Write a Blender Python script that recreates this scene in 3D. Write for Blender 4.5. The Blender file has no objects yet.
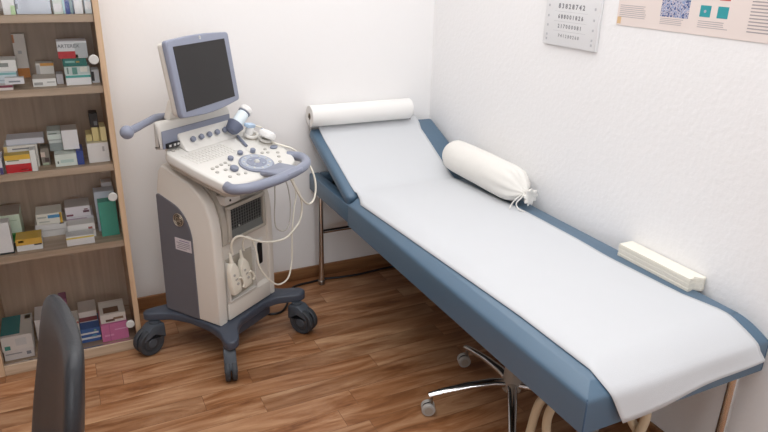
import bpy, bmesh, math, random
from mathutils import Vector, Matrix
random.seed(7)
C = bpy.context.scene.collection
PI = math.pi

# ------------------------------------------------------------------ camera, world, lights, exposure
F, YAW, PITCH, ROLL = 652.3147, 0.4607, 0.3745, 0.0236
CAM = Vector((-1.6584, -2.8478, 1.5212))
cy, sy, cp, sp = math.cos(YAW), math.sin(YAW), math.cos(PITCH), math.sin(PITCH)
fwd = Vector((sy*cp, cy*cp, -sp)); rgt = Vector((cy, -sy, 0)); up = rgt.cross(fwd)
c_, s_ = math.cos(ROLL), math.sin(ROLL)
r2 = c_*rgt + s_*up; u2 = -s_*rgt + c_*up
cam_data = bpy.data.cameras.new('camera'); cam_data.sensor_width = 36; cam_data.lens = F/768*36
cam_data.clip_start = 0.02
cam = bpy.data.objects.new('camera', cam_data); C.objects.link(cam)
m = Matrix((r2, u2, -fwd)).transposed().to_4x4(); m.translation = CAM
cam.matrix_world = m
bpy.context.scene.camera = cam

world = bpy.data.worlds.new('world'); bpy.context.scene.world = world; world.use_nodes = True
world.node_tree.nodes['Background'].inputs[0].default_value = (0.8, 0.9, 1.0, 1)
world.node_tree.nodes['Background'].inputs[1].default_value = 1.0

def area(name, loc, rot, sx, sy_, power, color):
    l = bpy.data.lights.new(name, 'AREA'); l.shape = 'RECTANGLE'; l.size = sx; l.size_y = sy_
    l.energy = power; l.color = color
    o = bpy.data.objects.new(name, l); o.location = loc; o.rotation_euler = rot; C.objects.link(o)
    return o
area('ceiling_lamp_light', (-1.15, -1.75, 2.41), (0, 0, 0), 1.3, 0.7, 6, (0.98, 0.985, 0.98))
area('ceiling_bounce', (-1.15, -1.75, 2.45), (0, 0, 0), 2.2, 3.0, 44, (0.97, 0.985, 1.0))
area('front_fill_light', (-1.9, -5.78, 1.55), (math.radians(90), 0, 0), 1.5, 1.2, 26, (0.95, 0.97, 1.0))  # fill light added behind the camera to brighten the fronts of shelf and machine

vs = bpy.context.scene.view_settings
vs.view_transform = 'Standard'; vs.look = 'None'; vs.gamma = 1; vs.use_curve_mapping = False
vs.exposure = 0.27

# ------------------------------------------------------------------ materials
def lin(h):
    h = h.lstrip('#'); v = [int(h[i:i+2], 16)/255 for i in (0, 2, 4)]
    return tuple(x/12.92 if x <= .04045 else ((x+.055)/1.055)**2.4 for x in v) + (1,)
MATS = {}
def mat(name, col, rough=.5, metal=0, bump=0, bscale=60, var=.04, vscale=8, spec=.5, coat=0, sub=0):
    if name in MATS: return MATS[name]
    m = bpy.data.materials.new(name); m.use_nodes = True
    nt = m.node_tree; b = nt.nodes['Principled BSDF']
    b.inputs['Roughness'].default_value = rough; b.inputs['Metallic'].default_value = metal
    b.inputs['Specular IOR Level'].default_value = spec; b.inputs['Coat Weight'].default_value = coat
    if sub:
        b.inputs['Subsurface Weight'].default_value = sub; b.inputs['Subsurface Scale'].default_value = .01
    tc = nt.nodes.new('ShaderNodeTexCoord')
    n = nt.nodes.new('ShaderNodeTexNoise'); n.inputs['Scale'].default_value = vscale; n.inputs['Detail'].default_value = 3
    nt.links.new(tc.outputs['Object'], n.inputs['Vector'])
    mx = nt.nodes.new('ShaderNodeMix'); mx.data_type = 'RGBA'
    c = lin(col)
    mx.inputs[6].default_value = tuple(x*(1-var) for x in c[:3]) + (1,)
    mx.inputs[7].default_value = tuple(min(1, x*(1+var)) for x in c[:3]) + (1,)
    nt.links.new(n.outputs['Fac'], mx.inputs[0]); nt.links.new(mx.outputs[2], b.inputs['Base Color'])
    if bump:
        n2 = nt.nodes.new('ShaderNodeTexNoise'); n2.inputs['Scale'].default_value = bscale; n2.inputs['Detail'].default_value = 4
        nt.links.new(tc.outputs['Object'], n2.inputs['Vector'])
        bp = nt.nodes.new('ShaderNodeBump'); bp.inputs['Strength'].default_value = bump; bp.inputs['Distance'].default_value = .004
        nt.links.new(n2.outputs['Fac'], bp.inputs['Height']); nt.links.new(bp.outputs[0], b.inputs['Normal'])
    MATS[name] = m
    return m

def wood_mat(name, dark, light, axis='Z', scale=1.0, rough=.5, ring=14):
    m = bpy.data.materials.new(name); m.use_nodes = True
    nt = m.node_tree; b = nt.nodes['Principled BSDF']; b.inputs['Roughness'].default_value = rough
    tc = nt.nodes.new('ShaderNodeTexCoord'); mp = nt.nodes.new('ShaderNodeMapping')
    s = {'X': (1.2, 22, 22), 'Y': (22, 1.2, 22), 'Z': (22, 22, 1.2)}[axis]
    mp.inputs['Scale'].default_value = tuple(v*scale for v in s)
    nt.links.new(tc.outputs['Object'], mp.inputs['Vector'])
    n = nt.nodes.new('ShaderNodeTexNoise'); n.inputs['Scale'].default_value = 1.6; n.inputs['Detail'].default_value = 6
    n.inputs['Distortion'].default_value = .6
    nt.links.new(mp.outputs[0], n.inputs['Vector'])
    r = nt.nodes.new('ShaderNodeValToRGB')
    r.color_ramp.elements[0].position = .32; r.color_ramp.elements[0].color = lin(dark)
    r.color_ramp.elements[1].position = .7; r.color_ramp.elements[1].color = lin(light)
    nt.links.new(n.outputs['Fac'], r.inputs[0]); nt.links.new(r.outputs[0], b.inputs['Base Color'])
    return m

def floor_mat():
    m = bpy.data.materials.new('laminate_floor'); m.use_nodes = True
    nt = m.node_tree; N = nt.nodes; Lk = nt.links; b = N['Principled BSDF']
    tc = N.new('ShaderNodeTexCoord')
    br = N.new('ShaderNodeTexBrick'); br.inputs['Scale'].default_value = 1
    br.inputs['Brick Width'].default_value = .85; br.inputs['Row Height'].default_value = .095
    br.inputs['Mortar Size'].default_value = .0009; br.inputs['Mortar Smooth'].default_value = .2
    br.inputs['Bias'].default_value = 0; br.offset = .37; br.offset_frequency = 2; br.squash = .8; br.squash_frequency = 3
    br.inputs['Color1'].default_value = (0, 0, 0, 1); br.inputs['Color2'].default_value = (1, 1, 1, 1)
    br.inputs['Mortar'].default_value = (.5, .5, .5, 1)
    Lk.new(tc.outputs['Object'], br.inputs['Vector'])
    bw = N.new('ShaderNodeRGBToBW'); Lk.new(br.outputs['Color'], bw.inputs[0])
    cmb = N.new('ShaderNodeCombineXYZ')
    mu = N.new('ShaderNodeMath'); mu.operation = 'MULTIPLY'; mu.inputs[1].default_value = 37
    Lk.new(bw.outputs[0], mu.inputs[0]); Lk.new(mu.outputs[0], cmb.inputs[2]); Lk.new(mu.outputs[0], cmb.inputs[0])
    mp = N.new('ShaderNodeMapping'); mp.inputs['Scale'].default_value = (1.1, 6.5, 1)
    Lk.new(tc.outputs['Object'], mp.inputs['Vector'])
    ad = N.new('ShaderNodeVectorMath'); ad.operation = 'ADD'
    Lk.new(mp.outputs[0], ad.inputs[0]); Lk.new(cmb.outputs[0], ad.inputs[1])
    n = N.new('ShaderNodeTexNoise'); n.inputs['Scale'].default_value = 1.5; n.inputs['Detail'].default_value = 7
    n.inputs['Roughness'].default_value = .6; n.inputs['Distortion'].default_value = 1.6
    Lk.new(ad.outputs[0], n.inputs['Vector'])
    r = N.new('ShaderNodeValToRGB'); e = r.color_ramp.elements
    e[0].position = .28; e[0].color = lin('#6b4229')
    e[1].position = .72; e[1].color = lin('#cba17a')
    x = r.color_ramp.elements.new(.42); x.color = lin('#94633f')
    x = r.color_ramp.elements.new(.56); x.color = lin('#b08360')
    Lk.new(n.outputs['Fac'], r.inputs[0])
    # fine streaks
    mp2 = N.new('ShaderNodeMapping'); mp2.inputs['Scale'].default_value = (2.5, 45, 1)
    Lk.new(tc.outputs['Object'], mp2.inputs['Vector'])
    n2 = N.new('ShaderNodeTexNoise'); n2.inputs['Scale'].default_value = 1.5; n2.inputs['Detail'].default_value = 4
    Lk.new(mp2.outputs[0], n2.inputs['Vector'])
    m1 = N.new('ShaderNodeMix'); m1.data_type = 'RGBA'; m1.blend_type = 'SOFT_LIGHT'; m1.inputs[0].default_value = .3
    Lk.new(r.outputs[0], m1.inputs[6]); Lk.new(n2.outputs['Fac'], m1.inputs[7])
    # plank tone
    mr = N.new('ShaderNodeMapRange'); mr.inputs[3].default_value = .74; mr.inputs[4].default_value = 1.1
    Lk.new(bw.outputs[0], mr.inputs[0])
    m2 = N.new('ShaderNodeMix'); m2.data_type = 'RGBA'; m2.blend_type = 'MULTIPLY'; m2.inputs[0].default_value = 1
    Lk.new(m1.outputs[2], m2.inputs[6]); Lk.new(mr.outputs[0], m2.inputs[7])
    # seams
    m3 = N.new('ShaderNodeMix'); m3.data_type = 'RGBA'; m3.blend_type = 'MIX'
    m3.inputs[7].default_value = lin('#4a2c1c')
    sf = N.new('ShaderNodeMath'); sf.operation = 'MULTIPLY'; sf.inputs[1].default_value = .7
    Lk.new(br.outputs['Fac'], sf.inputs[0]); Lk.new(sf.outputs[0], m3.inputs[0])
    Lk.new(m2.outputs[2], m3.inputs[6]); Lk.new(m3.outputs[2], b.inputs['Base Color'])
    b.inputs['Roughness'].default_value = .36; b.inputs['Specular IOR Level'].default_value = .4
    return m

def wall_mat(name, col, bump):
    m = bpy.data.materials.new(name); m.use_nodes = True
    nt = m.node_tree; b = nt.nodes['Principled BSDF']; b.inputs['Roughness'].default_value = .85
    b.inputs['Base Color'].default_value = lin(col); b.inputs['Specular IOR Level'].default_value = .2
    tc = nt.nodes.new('ShaderNodeTexCoord')
    n = nt.nodes.new('ShaderNodeTexNoise'); n.inputs['Scale'].default_value = 55; n.inputs['Detail'].default_value = 5
    nt.links.new(tc.outputs['Object'], n.inputs['Vector'])
    bp = nt.nodes.new('ShaderNodeBump'); bp.inputs['Strength'].default_value = bump; bp.inputs['Distance'].default_value = .003
    nt.links.new(n.outputs['Fac'], bp.inputs['Height']); nt.links.new(bp.outputs[0], b.inputs['Normal'])
    return m

def glass_mat(name, tint=(1, 1, 1, 1), refl=.08):
    m = bpy.data.materials.new(name); m.use_nodes = True
    nt = m.node_tree; nt.nodes.clear()
    out = nt.nodes.new('ShaderNodeOutputMaterial'); t = nt.nodes.new('ShaderNodeBsdfTransparent'); t.inputs[0].default_value = tint
    g = nt.nodes.new('ShaderNodeBsdfGlossy'); g.inputs['Roughness'].default_value = .05
    mx = nt.nodes.new('ShaderNodeMixShader'); fr = nt.nodes.new('ShaderNodeFresnel'); fr.inputs[0].default_value = 1.3
    nt.links.new(fr.outputs[0], mx.inputs[0]); nt.links.new(t.outputs[0], mx.inputs[1]); nt.links.new(g.outputs[0], mx.inputs[2])
    nt.links.new(mx.outputs[0], out.inputs[0])
    return m

M_FLOOR = floor_mat()
M_WALL = wall_mat('wall_paint', '#f4f2f1', .12)
M_ROUGH = wall_mat('wall_roughcast', '#f4f3f3', .55)
M_OAK = wood_mat('oak_board', '#ab947c', '#cfb9a1', 'X')
M_OAKEDGE = wood_mat('oak_edge', '#bd9c7c', '#d9bc9c', 'Z')
M_OAKBACK = wood_mat('oak_back', '#b39c87', '#cab49d', 'Z', 1.2)
M_BASE = wood_mat('baseboard_wood', '#7c5334', '#a87a50', 'X')
M_VINYL = mat('blue_vinyl', '#536d83', .34, bump=.05, bscale=300, var=.03, spec=.6)
M_VINYLSEAM = mat('blue_vinyl_seam', '#3c5874', .5)
M_PAPER = mat('crepe_paper', '#cfd1d4', .8, bump=.12, bscale=420, var=.01)
M_ROLL = mat('paper_roll_white', '#eeece9', .8, bump=.05, bscale=200, var=.01)
M_CARD = mat('roll_core_card', '#a08d78', .9)
M_COTTON = mat('white_cotton', '#e9e6e0', .9, bump=.35, bscale=30, var=.02)
M_CHROME = mat('chrome', '#d8d8d8', .16, 1, var=.01)
M_STEEL = mat('dull_steel', '#9c9791', .3, 1)
M_BLACKM = mat('black_metal', '#1d1d20', .45)
M_WHITE = mat('machine_beige', '#ddd7ce', .42, var=.01)
M_WHITE2 = mat('machine_panel_beige', '#dedbd5', .42, var=.01)
M_TRIM = mat('machine_trim_greige', '#b9b2a7', .5, var=.01)
M_GREY = mat('machine_side_grey', '#65656c', .5, var=.02)
M_LILAC = mat('machine_blue_grey', '#8b90a1', .42, var=.02)
M_LILACD = mat('machine_blue_grey_knob', '#7f8596', .4)
M_DISC = mat('disc_light', '#a9b0bd', .4)
M_DBLUE = mat('machine_base_blue', '#434a57', .38, var=.03)
M_CASTER = mat('caster_grey', '#474d55', .5)
M_TYRE = mat('tyre_dark', '#34373c', .6)
M_SCREEN = mat('lcd_screen', '#2b2929', .5, var=.02, spec=.3)
M_DARK = mat('dark_recess', '#2a2a2b', .6)
M_MESHGREY = mat('basket_grey', '#6d6f6c', .6, var=.1, vscale=60)
M_CABLE = mat('cable_cream', '#e9e4d6', .45, var=.01)
M_CABLEG = mat('cable_grey', '#b9b3ab', .5)
M_BLACK = mat('black_plastic', '#17171a', .4)
M_LEATHER = mat('black_leather', '#303236', .42, bump=.15, bscale=220, var=.05)
M_CREAM = mat('cream_paint', '#d8c7aa', .45, var=.02)
M_CWHEEL = mat('caster_wheel_white', '#c9c8c4', .45)
M_GASLIFT = mat('gas_lift_greige', '#a49a8e', .5)
M_GLASS = glass_mat('cabinet_glass')
M_BOTTLE = mat('bottle_plastic', '#dfe9ee', .35, var=.01, sub=.0)
M_BLUEW = mat('pale_blue_plastic', '#b5cbe2', .4)

# ------------------------------------------------------------------ mesh builder
class MB:
    def __init__(s): s.bm = bmesh.new(); s.mats = []
    def mi(s, m):
        if m not in s.mats: s.mats.append(m)
        return s.mats.index(m)
    def _fin(s, faces, m, smooth=False):
        i = s.mi(m)
        for f in faces: f.material_index = i; f.smooth = smooth
    def box(s, x0, x1, y0, y1, z0, z1, m, bev=0, seg=2, M=None):
        r = bmesh.ops.create_cube(s.bm, size=1)
        vs_ = r['verts']
        for v in vs_:
            v.co = Vector(((x0+x1)/2+v.co.x*(x1-x0), (y0+y1)/2+v.co.y*(y1-y0), (z0+z1)/2+v.co.z*(z1-z0)))
        fs = {f for v in vs_ for f in v.link_faces}
        s._fin(fs, m)
        if bev:
            es = list({e for v in vs_ for e in v.link_edges})
            r = bmesh.ops.bevel(s.bm, geom=es, offset=bev, segments=seg, affect='EDGES', profile=.5, material=-1)
            fs2 = set(r['faces']); vs_ = list({v for f in fs2 for v in f.verts})
            allf = {f for v in vs_ for f in v.link_faces}
            s._fin(allf, m, True)
            vs_ = list({v for f in allf for v in f.verts})
        if M is not None:
            for v in vs_: v.co = M @ v.co
        return vs_
    def prism(s, pts, axis, a0, a1, m, bev=0, seg=2, smooth=True, M=None):
        def P(p, a):
            return {'x': Vector((a, p[0], p[1])), 'y': Vector((p[0], a, p[1])), 'z': Vector((p[0], p[1], a))}[axis]
        A = [s.bm.verts.new(P(p, a0)) for p in pts]; B = [s.bm.verts.new(P(p, a1)) for p in pts]
        fs = [s.bm.faces.new(A), s.bm.faces.new(B[::-1])]
        n = len(pts)
        for i in range(n): fs.append(s.bm.faces.new((A[i], B[i], B[(i+1) % n], A[(i+1) % n])))
        bmesh.ops.recalc_face_normals(s.bm, faces=fs)
        s._fin(fs, m); vs_ = A+B
        if bev:
            es = [e for e in fs[0].edges]+[e for e in fs[1].edges]
            r = bmesh.ops.bevel(s.bm, geom=es, offset=bev, segments=seg, affect='EDGES', profile=.5, material=-1)
            allf = set(r['faces']) | {f for v in {v for f in r['faces'] for v in f.verts} for f in v.link_faces}
            s._fin(allf, m, smooth)
            vs_ = list({v for f in allf for v in f.verts})
        elif smooth:
            for f in fs[2:]: f.smooth = True
        if M is not None:
            for v in vs_: v.co = M @ v.co
        return vs_
    def tube(s, pts, r, m, seg=10, caps=True, closed=False, flat=1.0):
        pts = [Vector(p) for p in pts]; n = len(pts)
        rad = r if isinstance(r, (list, tuple)) else [r]*n
        rings = []; prev = None
        for i, p in enumerate(pts):
            if closed: t = (pts[(i+1) % n]-pts[i-1])
            else: t = pts[min(i+1, n-1)]-pts[max(i-1, 0)]
            t.normalize()
            if prev is None:
                a = Vector((0, 0, 1)) if abs(t.z) < .9 else Vector((1, 0, 0))
                u = t.cross(a).normalized()
            else:
                u = (prev - t*prev.dot(t)).normalized()
            prev = u; w = t.cross(u)
            rings.append([s.bm.verts.new(p+(u*math.cos(k*2*PI/seg)+w*math.sin(k*2*PI/seg)*flat)*rad[i]) for k in range(seg)])
        fs = []
        for i in range(n if closed else n-1):
            A, B = rings[i], rings[(i+1) % n]
            for k in range(seg): fs.append(s.bm.faces.new((A[k], A[(k+1) % seg], B[(k+1) % seg], B[k])))
        s._fin(fs, m, True)
        if caps and not closed:
            c = [s.bm.faces.new(rings[0][::-1]), s.bm.faces.new(rings[-1])]
            s._fin(c, m)
        return [v for q in rings for v in q]
    def cyl(s, a, b, r, m, r2=None, seg=20, bev=0):
        a, b = Vector(a), Vector(b); r2 = r if r2 is None else r2
        d = b-a; L_ = d.length; d.normalize()
        if bev:
            return s.tube([a, a+d*.0001, a+d*bev, b-d*bev, b-d*.0001, b], [r-bev, r-bev, r, r2, r2-bev, r2-bev], m, seg)
        i = s.mi(m)
        ax = Vector((0, 0, 1)) if abs(d.z) < .9 else Vector((1, 0, 0))
        u = d.cross(ax).normalized(); w = d.cross(u)
        A = [s.bm.verts.new(a+(u*math.cos(k*2*PI/seg)+w*math.sin(k*2*PI/seg))*r) for k in range(seg)]
        B = [s.bm.verts.new(b+(u*math.cos(k*2*PI/seg)+w*math.sin(k*2*PI/seg))*r2) for k in range(seg)]
        fs = [s.bm.faces.new((A[k], A[(k+1) % seg], B[(k+1) % seg], B[k])) for k in range(seg)]
        s._fin(fs, m, True)
        s._fin([s.bm.faces.new(A[::-1]), s.bm.faces.new(B)], m)
        return A+B
    def lathe(s, prof, m, seg=28, M=None):
        rings = []
        for (r, z) in prof:
            rings.append([s.bm.verts.new((r*math.cos(k*2*PI/seg), r*math.sin(k*2*PI/seg), z)) for k in range(seg)] if r > 1e-6 else [s.bm.verts.new((0, 0, z))])
        fs = []
        for A, B in zip(rings, rings[1:]):
            for k in range(seg):
                if len(A) == 1: fs.append(s.bm.faces.new((A[0], B[(k+1) % seg], B[k])))
                elif len(B) == 1: fs.append(s.bm.faces.new((A[k], A[(k+1) % seg], B[0])))
                else: fs.append(s.bm.faces.new((A[k], A[(k+1) % seg], B[(k+1) % seg], B[k])))
        s._fin(fs, m, True)
        vs_ = [v for q in rings for v in q]
        if M is not None:
            for v in vs_: v.co = M @ v.co
        return vs_
    def ball(s, c, r, m, sc=(1, 1, 1)):
        x = bmesh.ops.create_uvsphere(s.bm, u_segments=20, v_segments=14, radius=r)
        for v in x['verts']: v.co = Vector((v.co.x*sc[0], v.co.y*sc[1], v.co.z*sc[2]))+Vector(c)
        s._fin({f for v in x['verts'] for f in v.link_faces}, m, True)
    def grid(s, G, m, thick=0, smooth=True):
        V = [[s.bm.verts.new(p) for p in row] for row in G]
        fs = []
        for i in range(len(V)-1):
            for j in range(len(V[0])-1):
                fs.append(s.bm.faces.new((V[i][j], V[i][j+1], V[i+1][j+1], V[i+1][j])))
        s._fin(fs, m, smooth)
    def text(s, body, size, m, M, depth=.0002, bold=0):
        cu = bpy.data.curves.new('t', 'FONT'); cu.body = body; cu.size = size; cu.align_x = 'CENTER'; cu.align_y = 'CENTER'
        cu.resolution_u = 2; cu.extrude = depth; cu.offset = bold
        o = bpy.data.objects.new('t', cu); C.objects.link(o)
        dg = bpy.context.evaluated_depsgraph_get(); me = bpy.data.meshes.new_from_object(o.evaluated_get(dg))
        n0 = len(s.bm.verts); f0 = len(s.bm.faces)
        s.bm.from_mesh(me); s.bm.verts.ensure_lookup_table(); s.bm.faces.ensure_lookup_table()
        for v in s.bm.verts[n0:]: v.co = M @ v.co
        s._fin(s.bm.faces[f0:], m)
        bpy.data.objects.remove(o); bpy.data.curves.remove(cu); bpy.data.meshes.remove(me)
    def build(s, name, parent=None, loc=(0, 0, 0), rot=(0, 0, 0), subsurf=0, sharp=35, **kw):
        me = bpy.data.meshes.new(name)
        bmesh.ops.recalc_face_normals(s.bm, faces=[f for f in s.bm.faces]) if kw.get('recalc', True) else None
        s.bm.to_mesh(me); s.bm.free()
        for m in s.mats: me.materials.append(m)
        try: me.set_sharp_from_angle(angle=math.radians(sharp))
        except Exception: pass
        o = bpy.data.objects.new(name, me); C.objects.link(o); o.location = loc; o.rotation_euler = rot
        if parent is not None: o.parent = parent
        if subsurf:
            md = o.modifiers.new('subsurf', 'SUBSURF'); md.levels = subsurf; md.render_levels = subsurf
        return o

def tag(o, label=None, cat=None, group=None, kind=None):
    if label: o['label'] = label
    if cat: o['category'] = cat
    if group: o['group'] = group
    if kind: o['kind'] = kind
    return o
def thing(name, label, cat, loc=(0, 0, 0), rz=0, group=None):
    o = bpy.data.objects.new(name, None); C.objects.link(o); o.location = loc; o.rotation_euler = (0, 0, rz)
    o.empty_display_size = .1
    return tag(o, label, cat, group)
def smooth_path(P, k=6):
    P = [Vector(p) for p in P]; out = []
    Q = [P[0]*2-P[1]]+P+[P[-1]*2-P[-2]]
    for i in range(1, len(Q)-2):
        a, b, c, d = Q[i-1], Q[i], Q[i+1], Q[i+2]
        for j in range(k):
            t = j/k
            out.append(.5*((2*b)+(c-a)*t+(2*a-5*b+4*c-d)*t*t+(3*b-a-3*c+d)*t**3))
    out.append(P[-1]); return out
def rounded(pts, r, n=5):
    """round the corners of a closed 2-D polygon; r number or list"""
    out = []; N = len(pts)
    for i, p in enumerate(pts):
        rr = r[i] if isinstance(r, (list, tuple)) else r
        a, b, c = Vector(pts[i-1]), Vector(p), Vector(pts[(i+1) % N])
        if rr <= 0: out.append((b.x, b.y)); continue
        d1 = (a-b); d2 = (c-b); k = min(rr, d1.length*.49, d2.length*.49)
        s0 = b+d1.normalized()*k; s1 = b+d2.normalized()*k
        for j in range(n+1):
            t = j/n; q = s0*(1-t)**2+b*2*t*(1-t)+s1*t*t; out.append((q.x, q.y))
    return out

# ------------------------------------------------------------------ room
XL, XR, YF, YB, H = -4.2, 0.0, -5.7, 0.0, 2.5
T = .1
def struct(mb, name): return tag(mb.build(name), kind='structure')
b = MB(); b.box(XL-T, XR+T, YF-T, YB+T, -T, 0, M_FLOOR); struct(b, 'floor')
b = MB(); b.box(XL-T, XR+T, YF-T, YB+T, H, H+T, M_WALL); struct(b, 'ceiling')
b = MB(); b.box(XL-T, XR+T, YB, YB+T, 0, H, M_WALL); struct(b, 'wall_back')
b = MB(); b.box(XR, XR+T, YF, YB, 0, H, M_ROUGH); struct(b, 'wall_right')
b = MB(); b.box(XL-T, XL, YF, YB, 0, H, M_WALL); struct(b, 'wall_left')
b = MB()
wx0, wx1, wz0, wz1 = -2.7, -1.1, .9, 2.2
b.box(XL-T, wx0, YF-T, YF, 0, H, M_WALL); b.box(wx1, XR+T, YF-T, YF, 0, H, M_WALL)
b.box(wx0, wx1, YF-T, YF, 0, wz0, M_WALL); b.box(wx0, wx1, YF-T, YF, wz1, H, M_WALL); struct(b, 'wall_front')
b = MB()
M_WF = mat('window_frame_white', '#eeeeec', .4)
for x0, x1, z0, z1 in ((wx0, wx0+.06, wz0, wz1), (wx1-.06, wx1, wz0, wz1), (wx0, wx1, wz0, wz0+.06), (wx0, wx1, wz1-.06, wz1), (-1.93, -1.87, wz0, wz1)):
    b.box(x0, x1, YF-.07, YF-.01, z0, z1, M_WF)
b.box(wx0+.05, wx1-.05, YF-.043, YF-.037, wz0+.05, wz1-.05, M_GLASS); struct(b, 'added_window_1')  # unseen window, added behind the camera as an opening for the fill light
b = MB(); b.box(XL, XR, YB-.014, YB, 0, .062, M_BASE, bev=.004); struct(b, 'baseboard_back')
b = MB(); b.box(XR-.014, XR, YF, YB-.0145, 0, .062, M_BASE, bev=.004); struct(b, 'baseboard_right')
b = MB(); b.box(XL, XL+.014, YF, YB-.0145, 0, .062, M_BASE, bev=.004); struct(b, 'baseboard_left')
b = MB(); b.box(XL+.0145, XR-.0145, YF, YF+.014, 0, .062, M_BASE, bev=.004); struct(b, 'baseboard_front')

# ceiling lamp fixture (the room's lamp)
t = thing('ceiling_lamp', 'white rectangular ceiling lamp fixed above the couch and floor', 'lamp', (-1.15, -1.75, H))
b = MB(); b.box(-.71, .71, -.41, .41, -.06, -.0005, M_WF, bev=.01); b.build('housing', t)
b = MB(); b.box(-.66, .66, -.36, .36, -.075, -.061, M_PAPER, bev=.003); b.build('diffuser', t)

# ------------------------------------------------------------------ cabinet
CX0, CX1 = -2.035, -1.512
cab = thing('shelf_cabinet', 'tall oak-look shelf cabinet with glass door full of medicine boxes', 'cabinet', (0, 0, 0))
b = MB(); b.box(CX1-.02, CX1, -.335, -.016, 0, 1.95, M_OAKEDGE, bev=.001, seg=1); b.build('side_panel', cab)
b = MB(); b.box(CX0, CX0+.02, -.335, -.016, 0, 1.95, M_OAKEDGE, bev=.001, seg=1); b.build('side_panel', cab)
b = MB(); b.box(CX0+.0205, CX1-.0205, -.024, -.016, .045, 1.93, M_OAKBACK); b.build('back_panel', cab)
ZS = [1.326, 1.083, .793, .485, .044]
for zt in ZS[:4]:
    b = MB(); b.box(CX0+.0205, CX1-.0205, -.323, -.0245, zt-.026, zt, M_OAK, bev=.0015, seg=1); b.build('shelf', cab)
b = MB(); b.box(CX0+.0205, CX1-.0205, -.323, -.0245, 1.62, 1.645, M_OAK); b.build('shelf', cab)
b = MB(); b.box(CX0+.0205, CX1-.0205, -.334, -.0245, 0, .044, M_OAK, bev=.0015, seg=1); b.build('bottom_board', cab)
b = MB(); b.box(CX0, CX1, -.335, -.016, 1.9505, 1.975, M_OAK); b.build('top_board', cab)
door = MB(); door.box(CX0+.023, CX1-.023, -.331, -.327, .048, 1.945, M_GLASS); door = door.build('glass_door', cab)
for z in (1.70, 1.176, .67, .121):
    b = MB(); b.cyl((-1.551, -.3315, z), (-1.551, -.342, z), .0165, M_CWHEEL, seg=24, bev=.002); b.build('hinge_cap', door)

# ------------------------------------------------------------------ examination couch
CT = .613; XA, XB, YE, YH = -.66, -.008, -1.93, -.495
couch = thing('examination_couch', 'long blue vinyl examination couch with raised headrest along the white wall', 'couch', (0, 0, 0))
b = MB()
rings = []
lev = [(.467, .004), (.471, 0), (.50, 0), (.53, 0), (.556, 0), (.561, .0006), (.565, .0022), (.568, .005)]
def crown(s_): return .568+.045*(1-(1-s_)**1.75)
for k in range(1, 15): lev.append((crown(k/14), .005+.105*k/14))
for z, ins in lev:
    hd_ = min(ins, .012)
    rings.append([b.bm.verts.new(q) for q in ((XA+ins, YE+ins, z), (XB-ins*.22, YE+ins, z), (XB-ins*.22, YH+.002-hd_, z), (XA+ins, YH+.002-hd_, z))])
fs = [b.bm.faces.new(rings[0][::-1]), b.bm.faces.new(rings[-1])]
for A, Bq in zip(rings, rings[1:]):
    for k in range(4): fs.append(b.bm.faces.new((A[k], A[(k+1) % 4], Bq[(k+1) % 4], Bq[k])))
b._fin(fs, M_VINYL, True)
b.build('cushion', couch, sharp=40)
b = MB()      # piping seams at the foot corners
b.tube([(XA+.001, YE+.001, .475), (XA+.001, YE+.001, .558), (XA+.006, YE+.006, .5685)], .0022, M_VINYLSEAM, seg=6)
b.build('corner_piping', couch)
b = MB()
b.tube([(XB-.001, YE+.001, .475), (XB-.001, YE+.001, .558), (XB-.002, YE+.006, .5685)], .0022, M_VINYLSEAM, seg=6)
b.build('corner_piping', couch)
# head frame: open box under the raised headrest
b = MB()
b.box(XA, XA+.05, YH+.004, -.018, .48, .562, M_VINYL, bev=.006)
b.box(XB-.05, XB, YH+.004, -.018, .48, .562, M_VINYL, bev=.006)
b.box(XA+.051, XB-.051, -.07, -.018, .48, .562, M_VINYL, bev=.006)
b.build('head_frame', couch)
b = MB()
b.box(XA+.052, XB-.052, YH+.004, -.072, .482, .49, M_BLACKM)
b.build('frame_board', couch)
# headrest
hx = thing('tmp', None, None); bpy.data.objects.remove(hx)
ang = math.atan2(.782-.595, .457)
b = MB(); b.box(XA, XB, 0, .50, -.052, 0, M_VINYL, bev=.019, seg=5)
hr = b.build('headrest', couch, loc=(0, -.497, .597), rot=(ang, 0, 0))
for x in (XA+.07, XB-.07):
    b = MB()
    b.box(x-.012, x+.012, -.30, -.10, .495, .515, M_BLACKM, bev=.002, seg=1)
    b.tube([(x, -.14, .515), (x, -.22, .645)], .008, M_BLACKM, seg=8)
    b.cyl((x-.016, -.14, .53), (x+.016, -.14, .53), .012, M_STEEL, seg=14)
    b.build('ratchet_bracket', couch)
for (x, y) in ((-.634, -.098), (-.034, -.098), (-.585, -1.86), (-.082, -1.905)):
    b = MB(); b.cyl((x, y, .022), (x, y, .476), .0135, M_CHROME, seg=20)
    lg = b.build('leg', couch)
    b = MB(); b.cyl((x, y, 0), (x, y, .024), .018, M_STEEL, seg=20, bev=.003); b.build('foot_cap', lg)
b = MB(); b.cyl((-.62, -.098, .284), (-.048, -.098, .284), .011, M_CHROME, seg=14); b.build('crossbar', couch)
b = MB(); b.cyl((-.573, -1.862, .10), (-.095, -1.904, .10), .011, M_CHROME, seg=14); b.build('crossbar', couch)
# roll holder
b = MB()
for x in (-.665, -.143):
    b.box(x-.0025, x+.0025, -.058, -.052, .78, .846, M_STEEL)
b.cyl((-.672, -.060, .845), (-.138, -.060, .845), .006, M_STEEL, seg=12)
b.build('roll_rod', couch)

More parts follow.
